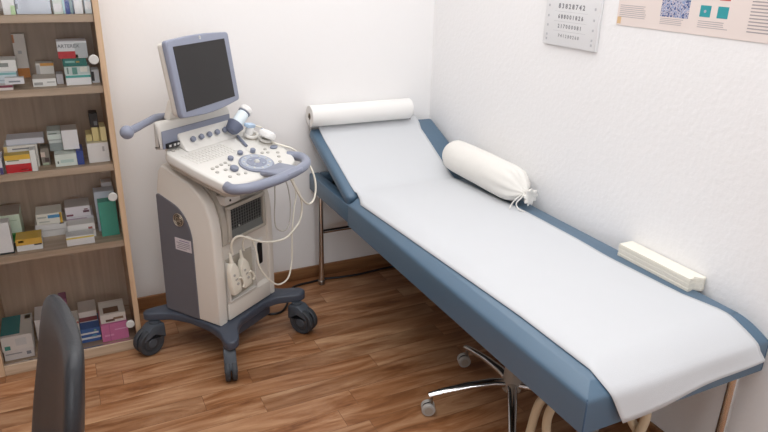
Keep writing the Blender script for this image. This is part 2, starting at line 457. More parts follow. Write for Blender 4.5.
# paper roll
b = MB()
RC = Vector((0, -.060, .845))
prof = [(.015, -.258), (.047, -.258), (.049, -.256), (.049, .256), (.047, .258), (.015, .258)]
RM = Matrix.Translation((-.409, -.060, .847)) @ Matrix.Rotation(PI/2, 4, 'Y')
b.lathe(prof, M_ROLL, seg=40, M=RM)
t = thing('paper_roll', 'thick white paper roll lying across the head end of the couch', 'paper roll', (0, 0, 0))
b.build('paper', t)
b = MB(); b.lathe([(.0095, -.2575), (.0145, -.2575), (.0145, .2575), (.0095, .2575), (.0095, -.2575)], M_CARD, seg=24, M=RM); b.build('cardboard_core', t)

# paper sheet draped along the couch
def center_profile():
    P = []  # (y, z)
    P += [(-.030, .803), (-.045, .7985), (-.075, .777)]
    for k in range(1, 9):
        y = -.075-(.40*k/9); P.append((y, .597+(y+.497)*math.tan(ang)+.003))
    P += [(-.475, .612), (-.50, .6145), (-.53, .617), (-.57, .6175)]
    for k in range(1, 26): P.append((-.57-(1.33*k/26), .6170))
    P = [q for q in P if q[0] > -1.81]
    for k in range(0, 10):
        s_ = 1-k/9; P.append((-1.928+.108*s_, crown(s_)+.004))
    P += [(-1.934, .563), (-1.937, .553), (-1.939, .54), (-1.942, .52), (-1.946, .50), (-1.95, .485)]
    return P
prof = center_profile()
G = []
n = 36; rnd = random.Random(3)
for (y, z) in prof:
    if y > -.55: xl = -.622; xr = -.112+(.012 if y > -.1 else 0)-(.02*max(0, min(1, (-y-.15)/.3)))
    else:
        k = min(1, (-y-.55)/1.35)
        xl = -.637+.034*min(1, k*1.3); 
        ctrl = [(-.55, -.13), (-.9, -.10), (-1.0, -.098), (-1.26, -.098), (-1.41, -.106), (-1.69, -.092), (-1.8, -.067), (-1.87, -.072), (-2.1, -.072)]
        for (a, xa), (c, xc) in zip(ctrl, ctrl[1:]):
            if c <= y <= a: xr = xa+(xc-xa)*(a-y)/(a-c)
    dr = max(0, (.600-z)) if y < -1.81 else 0
    xl2 = xl+dr*.42; xr2 = xr+dr*.16+.010*max(0, min(1, (-y-1.80)/.12))
    row = []
    for j in range(n+1):
        t_ = j/n; x = xl2+(xr2-xl2)*t_
        zz = z; yy = y
        if z < .553 and y < -1.85: zz = .553-(.553-z)*(.95-.58*t_+.05*math.sin(t_*9))
        if dr: yy = y-.003*math.sin(t_*7)*min(1, dr*12)-.003*min(1, dr*12)
        if -1.80 < y < -.6:
            zz += .0016*(math.sin(x*21+y*5)+math.sin(y*9-x*7))*.5+.0006
            e = min(t_, 1-t_)
        if -1.926 < y < -.52: zz = min(zz, crown(max(0, min(1, (x-XA)/.11)))+.0035)
        row.append((x, yy, zz))
    G.append(row)
b = MB(); b.grid(G, M_PAPER)
o = b.build('paper_sheet', recalc=False)
md = o.modifiers.new('solid', 'SOLIDIFY'); md.thickness = .0012; md.offset = 1
tag(o, 'long white paper sheet draped over the blue couch', 'paper sheet')

# bolster pillow
bol = thing('bolster_pillow', 'white cotton bolster pillow tied at its end, lying on the couch by the wall', 'pillow', (-.112, -.408, .613+.0955), 0)
bol.rotation_euler = (math.radians(2.2), 0, math.radians(3.5)); bol.scale = (.94, .97, .94)
b = MB(); rings = []
L0 = .50; prof = [(0, 0), (.02, .001), (.045, .004), (.063, .012), (.073, .03), (.076, .07), (.077, .15), (.078, .25), (.078, .35), (.077, .42), (.073, .455), (.060, .485), (.040, .505), (.020, .520), (.013, .530), (.018, .540), (.030, .556), (.034, .562), (.026, .563), (0, .556)]
seg = 56
rings = []
for (r, d) in prof:
    if r == 0: rings.append([b.bm.verts.new((0, -d, 0))]); continue
    row = []
    for k in range(seg):
        a = k*2*PI/seg
        w = 0
        if d > .40: w = .055*min(1, (d-.40)/.08)*math.sin(a*11)+.04*min(1, (d-.4)/.08)*math.sin(a*7+1)
        if d > .535: w = .18*math.sin(a*9)
        rr = r*(1+w+.012*math.sin(a*3+d*20))
        zz = rr*math.sin(a); zz = max(zz, -.0755) if d < .5 else zz
        row.append(b.bm.verts.new((rr*math.cos(a), -d-(.004*math.sin(a*2) if d > .5 else 0), zz-(0.02*(d-.47)/.1 if d > .47 else 0))))
    rings.append(row)
fs = []
for A, Bq in zip(rings, rings[1:]):
    for k in range(seg):
        if len(A) == 1: fs.append(b.bm.faces.new((A[0], Bq[(k+1) % seg], Bq[k])))
        elif len(Bq) == 1: fs.append(b.bm.faces.new((A[k], A[(k+1) % seg], Bq[0])))
        else: fs.append(b.bm.faces.new((A[k], A[(k+1) % seg], Bq[(k+1) % seg], Bq[k])))
b._fin(fs, M_COTTON, True)
b.build('cover', bol, sharp=80)
b = MB()
b.tube([(.016*math.cos(a), -.530+.003*math.sin(a*2), -.012+.016*math.sin(a)) for a in [k*2*PI/16 for k in range(16)]], .0035, M_COTTON, seg=6, closed=True)
b.tube(smooth_path([(-.012, -.532, -.005), (-.035, -.545, -.02), (-.055, -.54, -.045), (-.052, -.555, -.065), (-.035, -.575, -.073)]), .0026, M_COTTON, seg=6)
b.tube(smooth_path([(-.012, -.530, -.010), (-.04, -.52, -.035), (-.058, -.515, -.06), (-.075, -.525, -.073)]), .0026, M_COTTON, seg=6)
b.build('tie_string', bol)

# folded paper towels
b = MB()
nl = 22
for i in range(nl):
    z0 = .6135+i*.0019; o_ = rnd.uniform(-.0012, .0012); wv = .0
    pts = [(-.062+o_, -1.405+rnd.uniform(-.001, .001)), (-.004, -1.405), (-.004, -1.700+o_), (-.020, -1.704+o_), (-.036, -1.686-.004*math.sin(i/6)+o_), (-.050, -1.690+o_), (-.062+o_, -1.690+o_)]
    b.prism(pts, 'z', z0, z0+.00175, M_COTTON if False else mat('towel_paper', '#eee9dd', .85, var=.02), smooth=False)
tw = b.build('paper_towel_stack'); tag(tw, 'flat stack of folded cream paper towels on the couch edge by the wall', 'paper towels')

# ------------------------------------------------------------------ ultrasound machine
MO = thing('ultrasound_machine', 'white and blue-grey ultrasound machine on four casters with tilted monitor', 'ultrasound machine', (-1.104, -.488, 0), math.radians(35))
# base
b = MB()
base_pts = [(-.222, .352), (-.248, .340), (-.245, .315), (-.19, .245), (-.172, .16), (-.178, .05), (-.20, -.03), (-.236, -.080), (-.240, -.108), (-.222, -.124), (-.192, -.120),
            (-.135, -.062), (-.08, -.032), (.08, -.025), (.14, -.045), (.205, -.110), (.235, -.118), (.262, -.10), (.266, -.07), (.21, 0), (.185, .06), (.18, .19), (.20, .24), (.235, .29), (.232, .315), (.21, .325), (.14, .29), (0, .29), (-.12, .30), (-.18, .335)]
bp = rounded(base_pts, .02, 3)
b.prism(bp, 'z', .135, .170, M_DBLUE, bev=.007, seg=3); bmesh.ops.triangulate(b.bm, faces=[f for f in b.bm.faces if len(f.verts) > 4])
base = b.build('base', MO)
b = MB(); b.box(-.10, .13, -.012, .26, .085, .134, M_DBLUE, bev=.008); b.build('under_tray', base)
# casters
def caster(x, y, rot, wheel_r, name='caster'):
    b = MB()
    b.cyl((x, y, .075), (x, y, .1345), .022, M_CASTER, seg=18)
    R = Matrix.Translation((x, y, 0)) @ Matrix.Rotation(rot, 4, 'Z')
    if True:
        pts = rounded([(-.028, .125), (.022, .128), (.060, .098), (.072, .070), (.052, .066), (.02, .085), (-.012, .06), (-.030, .06)], .008, 3)
        k_ = wheel_r/.056; b.prism([(x*k_, z*(k_ if z < .1 else 1)) for x, z in pts], 'y', -.030*k_, .030*k_, M_CASTER, bev=.006, M=R)
        wc = Vector((.034*k_, 0, wheel_r))
    else:
        b.box(-.022, .022, -.018, .018, .055, .125, M_CASTER, bev=.005, M=R); wc = Vector((.012, 0, wheel_r))
    o = b.build(name, MO)
    w = wheel_r
    for s in (-1, 1):
        b = MB()
        yc = s*.0165*k_
        hw = .0125*k_
        M2 = R @ Matrix.Translation(wc+Vector((0, yc, 0))) @ Matrix.Rotation(PI/2, 4, 'X')
        b.lathe([(0, -hw), (w*.55, -hw), (w*.62, -hw+.003), (w*.72, -hw), (w*.93, -hw), (w, -hw+.005), (w, hw-.005), (w*.93, hw), (w*.72, hw), (w*.62, hw-.003), (w*.55, hw), (0, hw)], M_TYRE, M=M2)
        b.lathe([(0, -hw-.002), (w*.3, -hw-.002), (w*.34, -hw), (w*.34, hw), (w*.3, hw+.002), (0, hw+.002)], M_CASTER, seg=18, M=M2)
        b.build('wheel', o)
caster(-.226, .300, math.radians(170), .056)
caster(-.210, -.082, math.radians(225), .044)
caster(.200, -.100, math.radians(-88), .056)
caster(.205, .295, math.radians(255), .056)

# body
def prof_scale(off=0):
    P = [(0-off, .172), (-.003-off, .40), (0-off, .56), (.006-off, .615), (.024-off*.8, .668+off*.4), (.052-off*.5, .703+off*.7), (.095-off*.3, .733+off), (.16, .762+off), (.205, .782+off), (.232, .786+off), (.250, .765), (.268, .69), (.276, .172)]
    return P
b = MB(); b.prism(prof_scale(-.004), 'x', -.152, .155, M_WHITE)
# recessed basket opening frame + front lower lip are separate parts
body = b.build('body_shell', MO)
b = MB(); b.prism(prof_scale(.006), 'x', -.172, -.122, M_WHITE, bev=.010, seg=3); b.build('cheek', MO)
b = MB(); b.prism(prof_scale(.006), 'x', .140, .176, M_WHITE, bev=.010, seg=3); b.build('cheek', MO)
# grey side panels
gp = rounded([(.098, .176), (.098, .54), (.122, .605), (.16, .642), (.255, .676), (.268, .672), (.277, .176)], [0, .03, .04, .03, .006, .01, 0], 4)
b = MB(); b.prism(gp, 'x', -.1755, -.168, M_GREY, bev=.002, seg=1); sp_l = b.build('side_panel', MO)
sp_l['label'] = 'dark grey side panel with emblem and sticker'
b = MB(); b.prism(gp, 'x', .172, .1795, M_GREY, bev=.002, seg=1); b.build('side_panel', MO)
# emblem
b = MB()
EM = Matrix.Translation((-.1758, .160, .588)) @ Matrix.Rotation(-PI/2, 4, 'Z') @ Matrix.Rotation(PI/2, 4, 'X')
M_EMB = mat('emblem_silver', '#b9ad9c', .35, .6); M_EMD = mat('emblem_dark', '#6b6358', .4, .4)
b.lathe([(0, .0008), (.0265, .0008), (.027, 0), (.027, -.0006), (0, -.0006)], M_EMD, seg=40, M=EM)
b.tube([EM @ Vector((.0248*math.cos(a), .0248*math.sin(a), .001)) for a in [k*2*PI/36 for k in range(36)]], .0013, M_EMB, seg=6, closed=True)
for k in range(4):
    a0 = k*PI/2+.2
    b.tube([EM @ Vector((.0195*math.cos(a0+.9*j/6)*(1-.15*j/6), .0195*math.sin(a0+.9*j/6)*(1-.15*j/6), .001)) for j in range(7)], .0012, M_EMB, seg=6)
b.text('GE', .026, M_EMB, EM @ Matrix.Translation((0, 0, .0013)) @ Matrix.Shear('XY', 4, (.15, 0)) if False else EM @ Matrix.Translation((0, 0, .0013)), bold=.0004)
b.build('emblem', sp_l)
b = MB()
M_STK = mat('sticker_white', '#cfc8cc', .5); M_INK = mat('ink_grey', '#8c8790', .6); M_INKV = mat('ink_violet', '#7c6f93', .6)
SY0, SY1, SZ0, SZ1 = .105, .188, .462, .512
b.box(-.1764, -.1756, SY0, SY1, SZ0, SZ1, M_STK)
for i, (z, y0, y1, mm) in enumerate(((.503, .115, .165, M_INKV), (.494, .112, .180, M_INK), (.487, .112, .172, M_INK), (.479, .112, .180, M_INK), (.471, .130, .180, M_INK))):
    b.box(-.1767, -.1763, y0, y1, z-.0015, z+.0015, mm)
b.build('sticker', sp_l)
# arch trim along the front
def arch(off, w):
    pts = [(.002, .50), (.000, .56), (.006, .615), (.024, .668), (.052, .703), (.095, .733), (.16, .762), (.205, .782)]
    out = [(y-off*(.9 if z < .65 else .4), z+off*(0 if z < .6 else .8)) for y, z in pts]
    return smooth_path([(0, y, z) for y, z in out], 5)
b = MB()
A_ = arch(.010, 0)
P1 = [(p.y, p.z) for p in A_]; P2 = [(p.y+.02, p.z-.02) for p in A_][::-1]
b.prism(P1+P2, 'x', -.121, -.098, M_TRIM, smooth=True)
b.build('arch_trim', MO)
# dark basket
b = MB()
fx0, fx1, fz0, fz1 = -.078, .110, .515, .632
b.box(fx0-.018, fx1+.014, -.016, -.001, fz1, fz1+.016, M_TRIM, bev=.003)
b.box(fx0-.018, fx1+.014, -.016, -.001, fz0-.014, fz0, M_TRIM, bev=.003)
b.box(fx0-.018, fx0, -.016, -.001, fz0, fz1, M_TRIM, bev=.003)
b.box(fx1, fx1+.014, -.016, -.001, fz0, fz1, M_TRIM, bev=.003)
bk = b.build('storage_basket', MO)
b = MB()
b.box(fx0, fx1, -.004, -.001, fz0, fz1, M_DARK)
for i in range(13): 
    x = fx0+.008+i*.0145; b.box(x-.001, x+.001, -.006, -.0041, fz0+.03, fz1, M_MESHGREY)
for i in range(8):
    z = fz0+.035+i*.012; b.box(fx0, fx1, -.0066, -.0061, z-.0008, z+.0008, M_MESHGREY)
b.prism([(-.012, fz0), (-.0045, fz0), (-.0045, fz0+.03)], 'x', fx0+.0005, fx1-.0005, M_MESHGREY, smooth=False)
b.ball((-.03, -.009, .553), .004, M_CWHEEL); b.build('basket_grille', bk)
# front panel, pocket, slot
b = MB()
b.box(-.121, .139, -.012, .0, .175, .245, M_WHITE, bev=.006)
b.prism([(-.012, .245), (0, .26), (0, .245)], 'x', -.115, .135, M_WHITE, smooth=False)
b.build('front_sill', MO)
b = MB()
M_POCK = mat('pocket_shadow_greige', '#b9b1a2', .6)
px0, px1, pz0, pz1 = -.116, .045, .262, .425
b.box(px0, px0+.006, -.02, 0, pz0, pz1, M_WHITE2, bev=.002); b.box(px1-.006, px1, -.02, 0, pz0, pz1, M_WHITE2, bev=.002)
b.box(px0, px1, -.02, 0, pz0-.006, pz0, M_WHITE2, bev=.002)
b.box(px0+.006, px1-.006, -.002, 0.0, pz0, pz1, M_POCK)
b.box(px0+.006, px1-.006, -.004, 0.0, pz1, pz1+.01, M_TRIM)
b.build('connector_pocket', MO)
b = MB()
b.box(.052, .112, -.003, 0, .325, .452, M_WHITE2, bev=.0012)
b.prism(rounded([(.074, .34), (.104, .34), (.104, .437), (.074, .437)], .008, 4), 'y', -.0045, -.002, M_BLACK, smooth=False)
b.build('connector_slot', MO)
# neck
b = MB()
b.prism([(.02, .64), (.01, .70), (-.06, .745), (-.06, .765), (.20, .84), (.24, .84), (.24, .77), (.12, .70)], 'x', -.085, .10, M_TRIM, smooth=False, bev=.006)
nk = b.build('neck', MO)
b = MB(); b.box(-.105, -.02, -.016, .03, .655, .69, M_WHITE2, bev=.005); b.ball((-.078, -.0165, .672), .005, M_DARK, (1, .4, 1)); b.box(-.02, .085, -.02, .02, .668, .69, M_TRIM, bev=.004); b.build('neck_bracket', nk)

# control panel
TILT = math.atan(.28)
cpo = bpy.data.objects.new('x', None); bpy.data.objects.remove(cpo)
pp = rounded([(-.205, .300), (-.208, .14), (-.197, .012), (-.165, -.010), (0, -.018), (.165, -.010), (.205, .02), (.238, .09), (.245, .20), (.232, .33), (.10, .345), (-.15, .345)], [.03, .03, .03, .03, .05, .03, .03, .04, .04, .05, .03, .04], 4)
b = MB(); b.prism(pp, 'z', -.038, 0, M_WHITE2, bev=.009, seg=3)
cp_ = b.build('control_panel', MO, loc=(0, -.13, .778), rot=(TILT, 0, 0))
b = MB()
pq = [(x*.94, .15+(y-.15)*.93) for x, y in pp]
b.prism(pq, 'z', -.055, -.0385, M_TRIM, bev=.004, seg=2); b.build('panel_underside', cp_)
b = MB()   # wedge console
b.prism([(.262, .001), (.30, .030), (.325, .052), (.345, .052), (.345, .001)], 'x', -.135, .14, M_WHITE2, bev=.006, seg=2); wd = b.build('knob_ledge', cp_)
cth = math.atan2(.051, .063)
for i in range(5):
    x = -.085+i*.043
    b = MB(); n_ = Vector((0, -math.sin(cth), math.cos(cth))); c0 = Vector((x, .292, .026))
    b.cyl(c0, c0+n_*.014, .0105, M_LILACD, seg=18, bev=.002); b.build('knob', cp_)
# trackball disc
EL = [(math.cos(a), math.sin(a)) for a in [k*2*PI/48 for k in range(48)]]
b = MB()
dc = (.022, .066)
b.prism([(dc[0]+.074*x, dc[1]+.062*y) for x, y in EL], 'z', .0005, .008, M_LILAC, bev=.002)
disc = b.build('trackball_palette', cp_)
b = MB()
b.prism([(dc[0]+.066*x, dc[1]+.054*y) for x, y in EL], 'z', .0081, .0095, M_DISC, smooth=False)
b.prism([(dc[0]+.044*x, dc[1]+.034*y) for x, y in EL], 'z', .0096, .0108, M_LILAC, smooth=False)
for k in range(10):
    a = k*2*PI/10; b.cyl((dc[0]+.055*math.cos(a), dc[1]+.044*math.sin(a), .0094), (dc[0]+.055*math.cos(a), dc[1]+.044*math.sin(a), .0112), .0045, M_CWHEEL, seg=12)
for k in range(4):
    a = k*PI/2+.5; b.box(dc[0]+.030*math.cos(a)-.006, dc[0]+.030*math.cos(a)+.006, dc[1]+.024*math.sin(a)-.003, dc[1]+.024*math.sin(a)+.003, .0107, .0125, M_DISC)
b.build('palette_button_ring', cp_)
b = MB(); b.ball((dc[0], dc[1], .009), .0115, M_CWHEEL); b.build('trackball', cp_)
# large knobs
for (x, v, r, h) in ((-.090, .078, .0155, .016), (-.040, .140, .011, .015), (.027, .152, .011, .015), (.084, .138, .0105, .017)):
    b = MB(); b.cyl((x, v, .0005), (x, v, h), r, M_LILACD, seg=22, bev=.003); b.build('knob', cp_)
# slider + key groups
b = MB(); b.tube([(.134, .258, .0055), (.098, .182, .0055)], .006, M_LILACD, seg=10); b.build('slide_button', cp_)
M_KEY2 = mat('key_line', '#b6b2ab', .5)
b = MB(); b.box(-.0068, .0068, -.006, .006, .0003, .0017, M_WHITE2, bev=.0006, seg=1)
key0 = b.build('key', cp_)
for r_ in range(5):
    for c__ in range(13):
        k_ = key0 if (r_, c__) == (0, 0) else key0.copy()
        if k_ is not key0: C.objects.link(k_)
        k_.location = (-.170+c__*.0165+r_*.002, .245-r_*.0155, 0)
b = MB(); b.prism([(.0075*a, .0065*c) for a, c in EL[::4]], 'z', .0003, .003, M_KEY2, smooth=False)
rk0 = b.build('round_key', cp_)
for i, (x, v) in enumerate(((-.150, .125), (-.125, .127), (-.10, .130), (-.075, .133), (-.155, .098), (-.115, .095), (-.075, .112), (-.10, .048), (-.070, .040), (-.14, .052), (.115, .115), (.138, .105), (.15, .13), (.15, .06), (.12, .03), (.175, .085), (-.173, .295), (-.150, .297))):
    k_ = rk0 if i == 0 else rk0.copy()
    if i: C.objects.link(k_)
    k_.location = (x, v, 0)
b = MB(); b.prism([(.196+.020*x, .122+.012*y) for x, y in EL[::2]], 'z', .0003, .006, M_LILACD, bev=.0015); b.build('hook_rest', cp_)
# probe holders (part of machine)
b = MB()
cup = [(.040, .055), (.036, .055), (.030, .012), (.0, .010), (0, 0), (.026, 0), (.034, .008), (.040, .055)]
BT = Matrix.Translation((.092, .262, .034)) @ Matrix.Scale(.9, 4) @ Matrix.Rotation(math.radians(54), 4, 'Y') @ Matrix.Rotation(math.radians(-8), 4, 'X')
b.lathe([(.0, .0), (.022, 0), (.029, .008), (.038, .042), (.035, .042), (.026, .009), (0, .006)], mat('holder_navy', '#646b80', .45), M=BT); b.build('bottle_cup', cp_)
b = MB()
for (cx_, cv_, w_) in ((.185, .232, .030), (.214, .175, .030)):
    pts = [Vector((cx_+w_*math.cos(a), cv_+w_*.8*math.sin(a), .012)) for a in [k*2*PI/24 for k in range(24)]]
    b.tube(pts, .0065, M_WHITE2, seg=8, closed=True)
    b.cyl((cx_, cv_, .0), (cx_, cv_, .008), w_*.9, M_TRIM)
b.build('probe_cradle', cp_)

# front handle
b = MB()
hp = smooth_path([(-.168, -.085, .768), (-.190, -.115, .772), (-.205, -.150, .777), (-.190, -.184, .781), (-.145, -.205, .782), (-.05, -.220, .782), (.05, -.218, .782), (.13, -.205, .782), (.185, -.178, .782), (.222, -.135, .782), (.228, -.095, .782), (.212, -.065, .782)], 5)
b.tube(hp, .0185, M_LILAC, seg=14)
hd = b.build('front_handle', MO)
b = MB()
yk = rounded([(-.034, -.124), (.092, -.118), (.095, -.236), (-.020, -.240)], [.01, .01, .02, .02], 4)
b.prism(yk, 'z', .776, .795, M_LILAC, bev=.006); b.build('handle_yoke', hd)

# bridge behind panel
b = MB()
br_pts = rounded([(.172, .865), (.172, .930), (.180, .956), (.190, .964), (.202, .964), (.208, .955), (.21, .86)], [.004, .006, .006, .006, .004, .004, .004], 3)
b.prism(br_pts, 'x', -.208, .165, M_WHITE2, bev=.012, seg=3)
b.box(-.13, .13, .2105, .25, .83, .955, M_WHITE2, bev=.01)
bdg = b.build('monitor_bridge', MO)
b = MB(); b.box(-.205, .150, .166, .1715, .868, .934, M_LILAC, bev=.003); b.build('bridge_front_band', bdg)
b = MB(); b.box(-.195, -.128, .155, .166, .870, .888, M_BLACK, bev=.002)
for x in (-.182, -.160, -.143): b.box(x-.005, x+.005, .1545, .1552, .875, .883, M_CWHEEL)
b.build('port_block', bdg)
# rear handle with ball end
b = MB()
b.tube(smooth_path([(-.10, .24, .962), (-.17, .225, .972), (-.215, .215, .968), (-.26, .208, .962), (-.325, .20, .952)], 5), [.013]*16+[.014]*5, M_LILAC, seg=14)
b.ball((-.326, .20, .953), .0235, M_LILAC); b.build('rear_handle', MO)

# monitor
mon = Matrix.Translation((-.023, .125, 1.1204)) @ Matrix.Rotation(math.radians(12), 4, 'Z') @ Matrix.Rotation(math.radians(-8.7), 4, 'X') @ Matrix.Rotation(math.radians(.9), 4, 'Y')
b = MB()
mo_pts = rounded([(-.150, -.142), (.150, -.142), (.157, .136), (0, .150), (-.157, .136)], [.016, .016, .016, .3, .016], 4)
mo_pts = rounded([(-.198, -.129), (0, -.146), (.198, -.129), (.201, .131), (0, .141), (-.201, .131)], [.014, .12, .014, .014, .12, .014], 4)
b.prism(mo_pts, 'y', -.016, .006, M_LILAC, bev=.006, seg=3, M=mon)
mn = b.build('monitor', MO)
b = MB(); b.box(-.170, .163, -.0175, -.0162, -.111, .109, M_SCREEN, M=mon); b.build('screen', mn)
b = MB(); b.prism([(x*.95, z*.95) for x, z in mo_pts], 'y', .0065, .034, M_WHITE, bev=.010, seg=3, M=mon); b.build('back_housing', mn)
b = MB(); MT = mon @ Matrix.Translation((0, -.0166, .126)) @ Matrix.Rotation(PI/2, 4, 'X')
b.lathe([(0, .001), (.006, .001), (.0062, 0), (0, 0)], M_CWHEEL, seg=20, M=MT); b.text('GE', .006, M_LILACD, MT @ Matrix.Translation((0, 0, .0012))); b.build('maker_mark', mn)
b = MB(); b.prism(rounded([(-.15, .962), (.10, .962), (.06, 1.03), (-.12, 1.03)], .01, 3), 'y', .185, .215, M_WHITE, bev=.006); 
b.prism(rounded([(-.10, 1.0), (.05, 1.0), (.04, 1.13), (-.09, 1.13)], .01, 3), 'y', .165, .20, M_WHITE, bev=.006)
b.build('monitor_stand', mn)

# ------------------------------------------------------------------ things on the machine (own empties, same frame)
def on_machine(name, label, cat, group=None):
    return thing(name, label, cat, MO.location, math.radians(35), group)
PR = Matrix.Translation((0, -.13, .778)) @ Matrix.Rotation(TILT, 4, 'X')
gb = on_machine('gel_bottle', 'white gel bottle with round cap leaning in the cup beside the monitor', 'bottle')
BM = PR @ BT @ Matrix.Translation((0, 0, .010))
b = MB(); b.lathe([(0, .0075), (.021, .0075), (.0245, .012), (.026, .05), (.0262, .092), (.024, .098), (0, .098)], M_BOTTLE, M=BM); b.build('bottle_body', gb)
b = MB(); b.lathe([(0, .0985), (.0265, .0985), (.0275, .100), (.0275, .103), (.0265, .104), (0, .104)], M_LILACD, M=BM); b.build('ring', gb)
b = MB(); b.lathe([(0, .1045), (.029, .1045), (.0305, .108), (.030, .122), (.026, .127), (0, .128)], M_CWHEEL if False else M_ROLL, M=BM); b.build('cap', gb)

def plug(x, z0, z1, parent, lean):
    b = MB(); Mx = Matrix.Translation((x, -.030, z0)) @ Matrix.Rotation(lean, 4, 'Y')
    h = z1-z0
    pts = rounded([(-.022, 0), (.022, 0), (.027, h*.35), (.024, h*.72), (.009, h*.93), (-.009, h*.93), (-.024, h*.72), (-.027, h*.35)], .008, 3)
    b.prism(pts, 'y', -.011, .013, M_CABLE, bev=.005, seg=2, M=Mx)
    b.tube([Mx @ Vector((0, 0, h*.92)), Mx @ Vector((0, 0, h*1.0)), Mx @ Vector((0, 0, h*1.22))], [.0095, .007, .0045], M_CABLE)
    o = b.build('plug', parent)
    b = MB(); b.tube([Mx @ Vector(p) for p in ((.018, -.013, h*.45), (.030, -.016, h*.36), (.034, -.016, h*.2), (.026, -.014, h*.12))], .005, M_CABLE, seg=8)
    b.cyl(Mx @ Vector((-.008, -.011, h*.6)), Mx @ Vector((-.008, -.0145, h*.6)), .005, M_KEY2, seg=12)
    b.cyl(Mx @ Vector((.004, -.011, h*.3)), Mx @ Vector((.004, -.0145, h*.3)), .006, M_KEY2, seg=12)
    b.box(-.006, .008, -.0125, -.0112, h*.42, h*.47, M_KEY2, M=Mx)
    b.build('latch', o)
probeA = on_machine('ultrasound_probe', 'curved white ultrasound probe in the rear right cradle, thick cream cable looping down', 'ultrasound probe')
plug(-.092, .292, .440, probeA, math.radians(-7))
A = [(-.099, -.030, .462), (-.107, -.034, .500), (-.106, -.045, .530), (-.086, -.06, .540), (-.048, -.08, .518), (.003, -.1, .491), (.058, -.12, .48), (.11, -.13, .48), (.158, -.14, .509), (.186, -.14, .53), (.202, -.14, .581), (.19, -.14, .636), (.159, -.142, .683), (.128, -.144, .721), (.119, -.150, .735)]
Cc = [(.113, -.158, .725), (.138, -.165, .672), (.176, -.165, .623), (.216, -.16, .594), (.265, -.15, .589), (.298, -.14, .617), (.311, -.13, .664), (.312, -.11, .712), (.299, -.09, .747), (.281, -.07, .775), (.263, -.055, .797), (.236, -.035, .812), (.216, -.012, .822), (.208, .02, .832)]
b = MB(); b.tube(smooth_path(A+Cc, 5), .0042, M_CABLE, seg=8); b.build('cable', probeA)
b = MB(); HM = PR @ Matrix.Translation((.194, .166, .024)) @ Matrix.Rotation(math.radians(-5), 4, 'X') @ Matrix.Rotation(math.radians(25), 4, 'Y')
b.lathe([(0, 0), (.028, 0), (.034, .005), (.036, .014), (.033, .024), (.022, .031), (0, .033)], M_ROLL, M=HM); b.build('probe_head', probeA)
b = MB(); b.tube([HM @ Vector((.027*math.cos(a), .027*math.sin(a), .028)) for a in [(-30+k*13)*PI/180 for k in range(14)]], .0035, mat('pale_lilac', '#b6bfd6', .4), seg=8); b.build('probe_band', probeA)

probeB = on_machine('ultrasound_probe', 'small pale blue-headed ultrasound probe standing just below the gel bottle', 'ultrasound probe')
plug(-.030, .298, .435, probeB, math.radians(-9))
Bq = [(-.034, -.030, .452), (-.044, -.034, .485), (-.047, -.045, .510), (-.036, -.06, .517), (-.021, -.07, .489), (-.012, -.075, .439), (-.01, -.08, .393), (.017, -.09, .335), (.062, -.1, .282), (.098, -.11, .274), (.123, -.12, .293), (.142, -.12, .331), (.151, -.12, .373), (.156, -.12, .47), (.172, -.115, .53), (.197, -.105, .579), (.217, -.10, .622), (.222, -.08, .69), (.240, -.02, .73), (.268, .05, .80), (.262, .09, .858), (.225, .095, .878), (.200, .095, .884)]
b = MB(); b.tube(smooth_path(Bq, 5), .0035, M_CABLE, seg=8); b.build('cable', probeB)
b = MB(); HB = PR @ Matrix.Translation((.172, .238, .010)) @ Matrix.Rotation(math.radians(65), 4, 'Y')
b.lathe([(0, .0), (.014, .0), (.017, .010), (.016, .03), (.012, .036), (0, .038)], M_ROLL, M=Matrix.Translation((0, 0, .002)) @ PR @ Matrix.Translation((.172, .235, .009))); b.build('probe_handle', probeB)
b = MB(); b.box(-.024, .024, -.013, .013, .0, .016, M_BLUEW, bev=.005, M=PR @ Matrix.Translation((.168, .236, .047)) @ Matrix.Rotation(math.radians(12), 4, 'Y')); b.build('probe_head', probeB)
b = MB()
b.tube(smooth_path([(.06, -.125, .738), (.058, -.12, .70), (.056, -.12, .652), (.049, -.12, .589), (.055, -.12, .54), (.086, -.12, .513), (.124, -.118, .507), (.155, -.112, .53), (.178, -.10, .586), (.186, -.09, .628), (.180, -.085, .674), (.165, -.07, .725), (.150, -.05, .748)], 5), .0025, M_CABLEG, seg=8)
o = b.build('thin_cable', loc=MO.location, rot=(0, 0, math.radians(35))); tag(o, 'thin pale grey cable hanging in a loop under the machine handle', 'cable')
# floor power cable
b = MB()
b.tube(smooth_path([(-.985, -.25, .006), (-.955, -.295, .006), (-.90, -.29, .006), (-.85, -.22, .006), (-.80, -.12, .006), (-.766, -.078, .006), (-.68, -.068, .006), (-.60, -.060, .006), (-.575, -.066, .006), (-.50, -.078, .006), (-.417, -.083, .006), (-.3, -.074, .006), (-.20, -.07, .006), (-.1, -.05, .006), (-.04, -.04, .006)], 6), .0055, M_BLACK, seg=8)
tag(b.build('power_cable'), 'black power cable running along the floor behind the couch leg', 'cable')

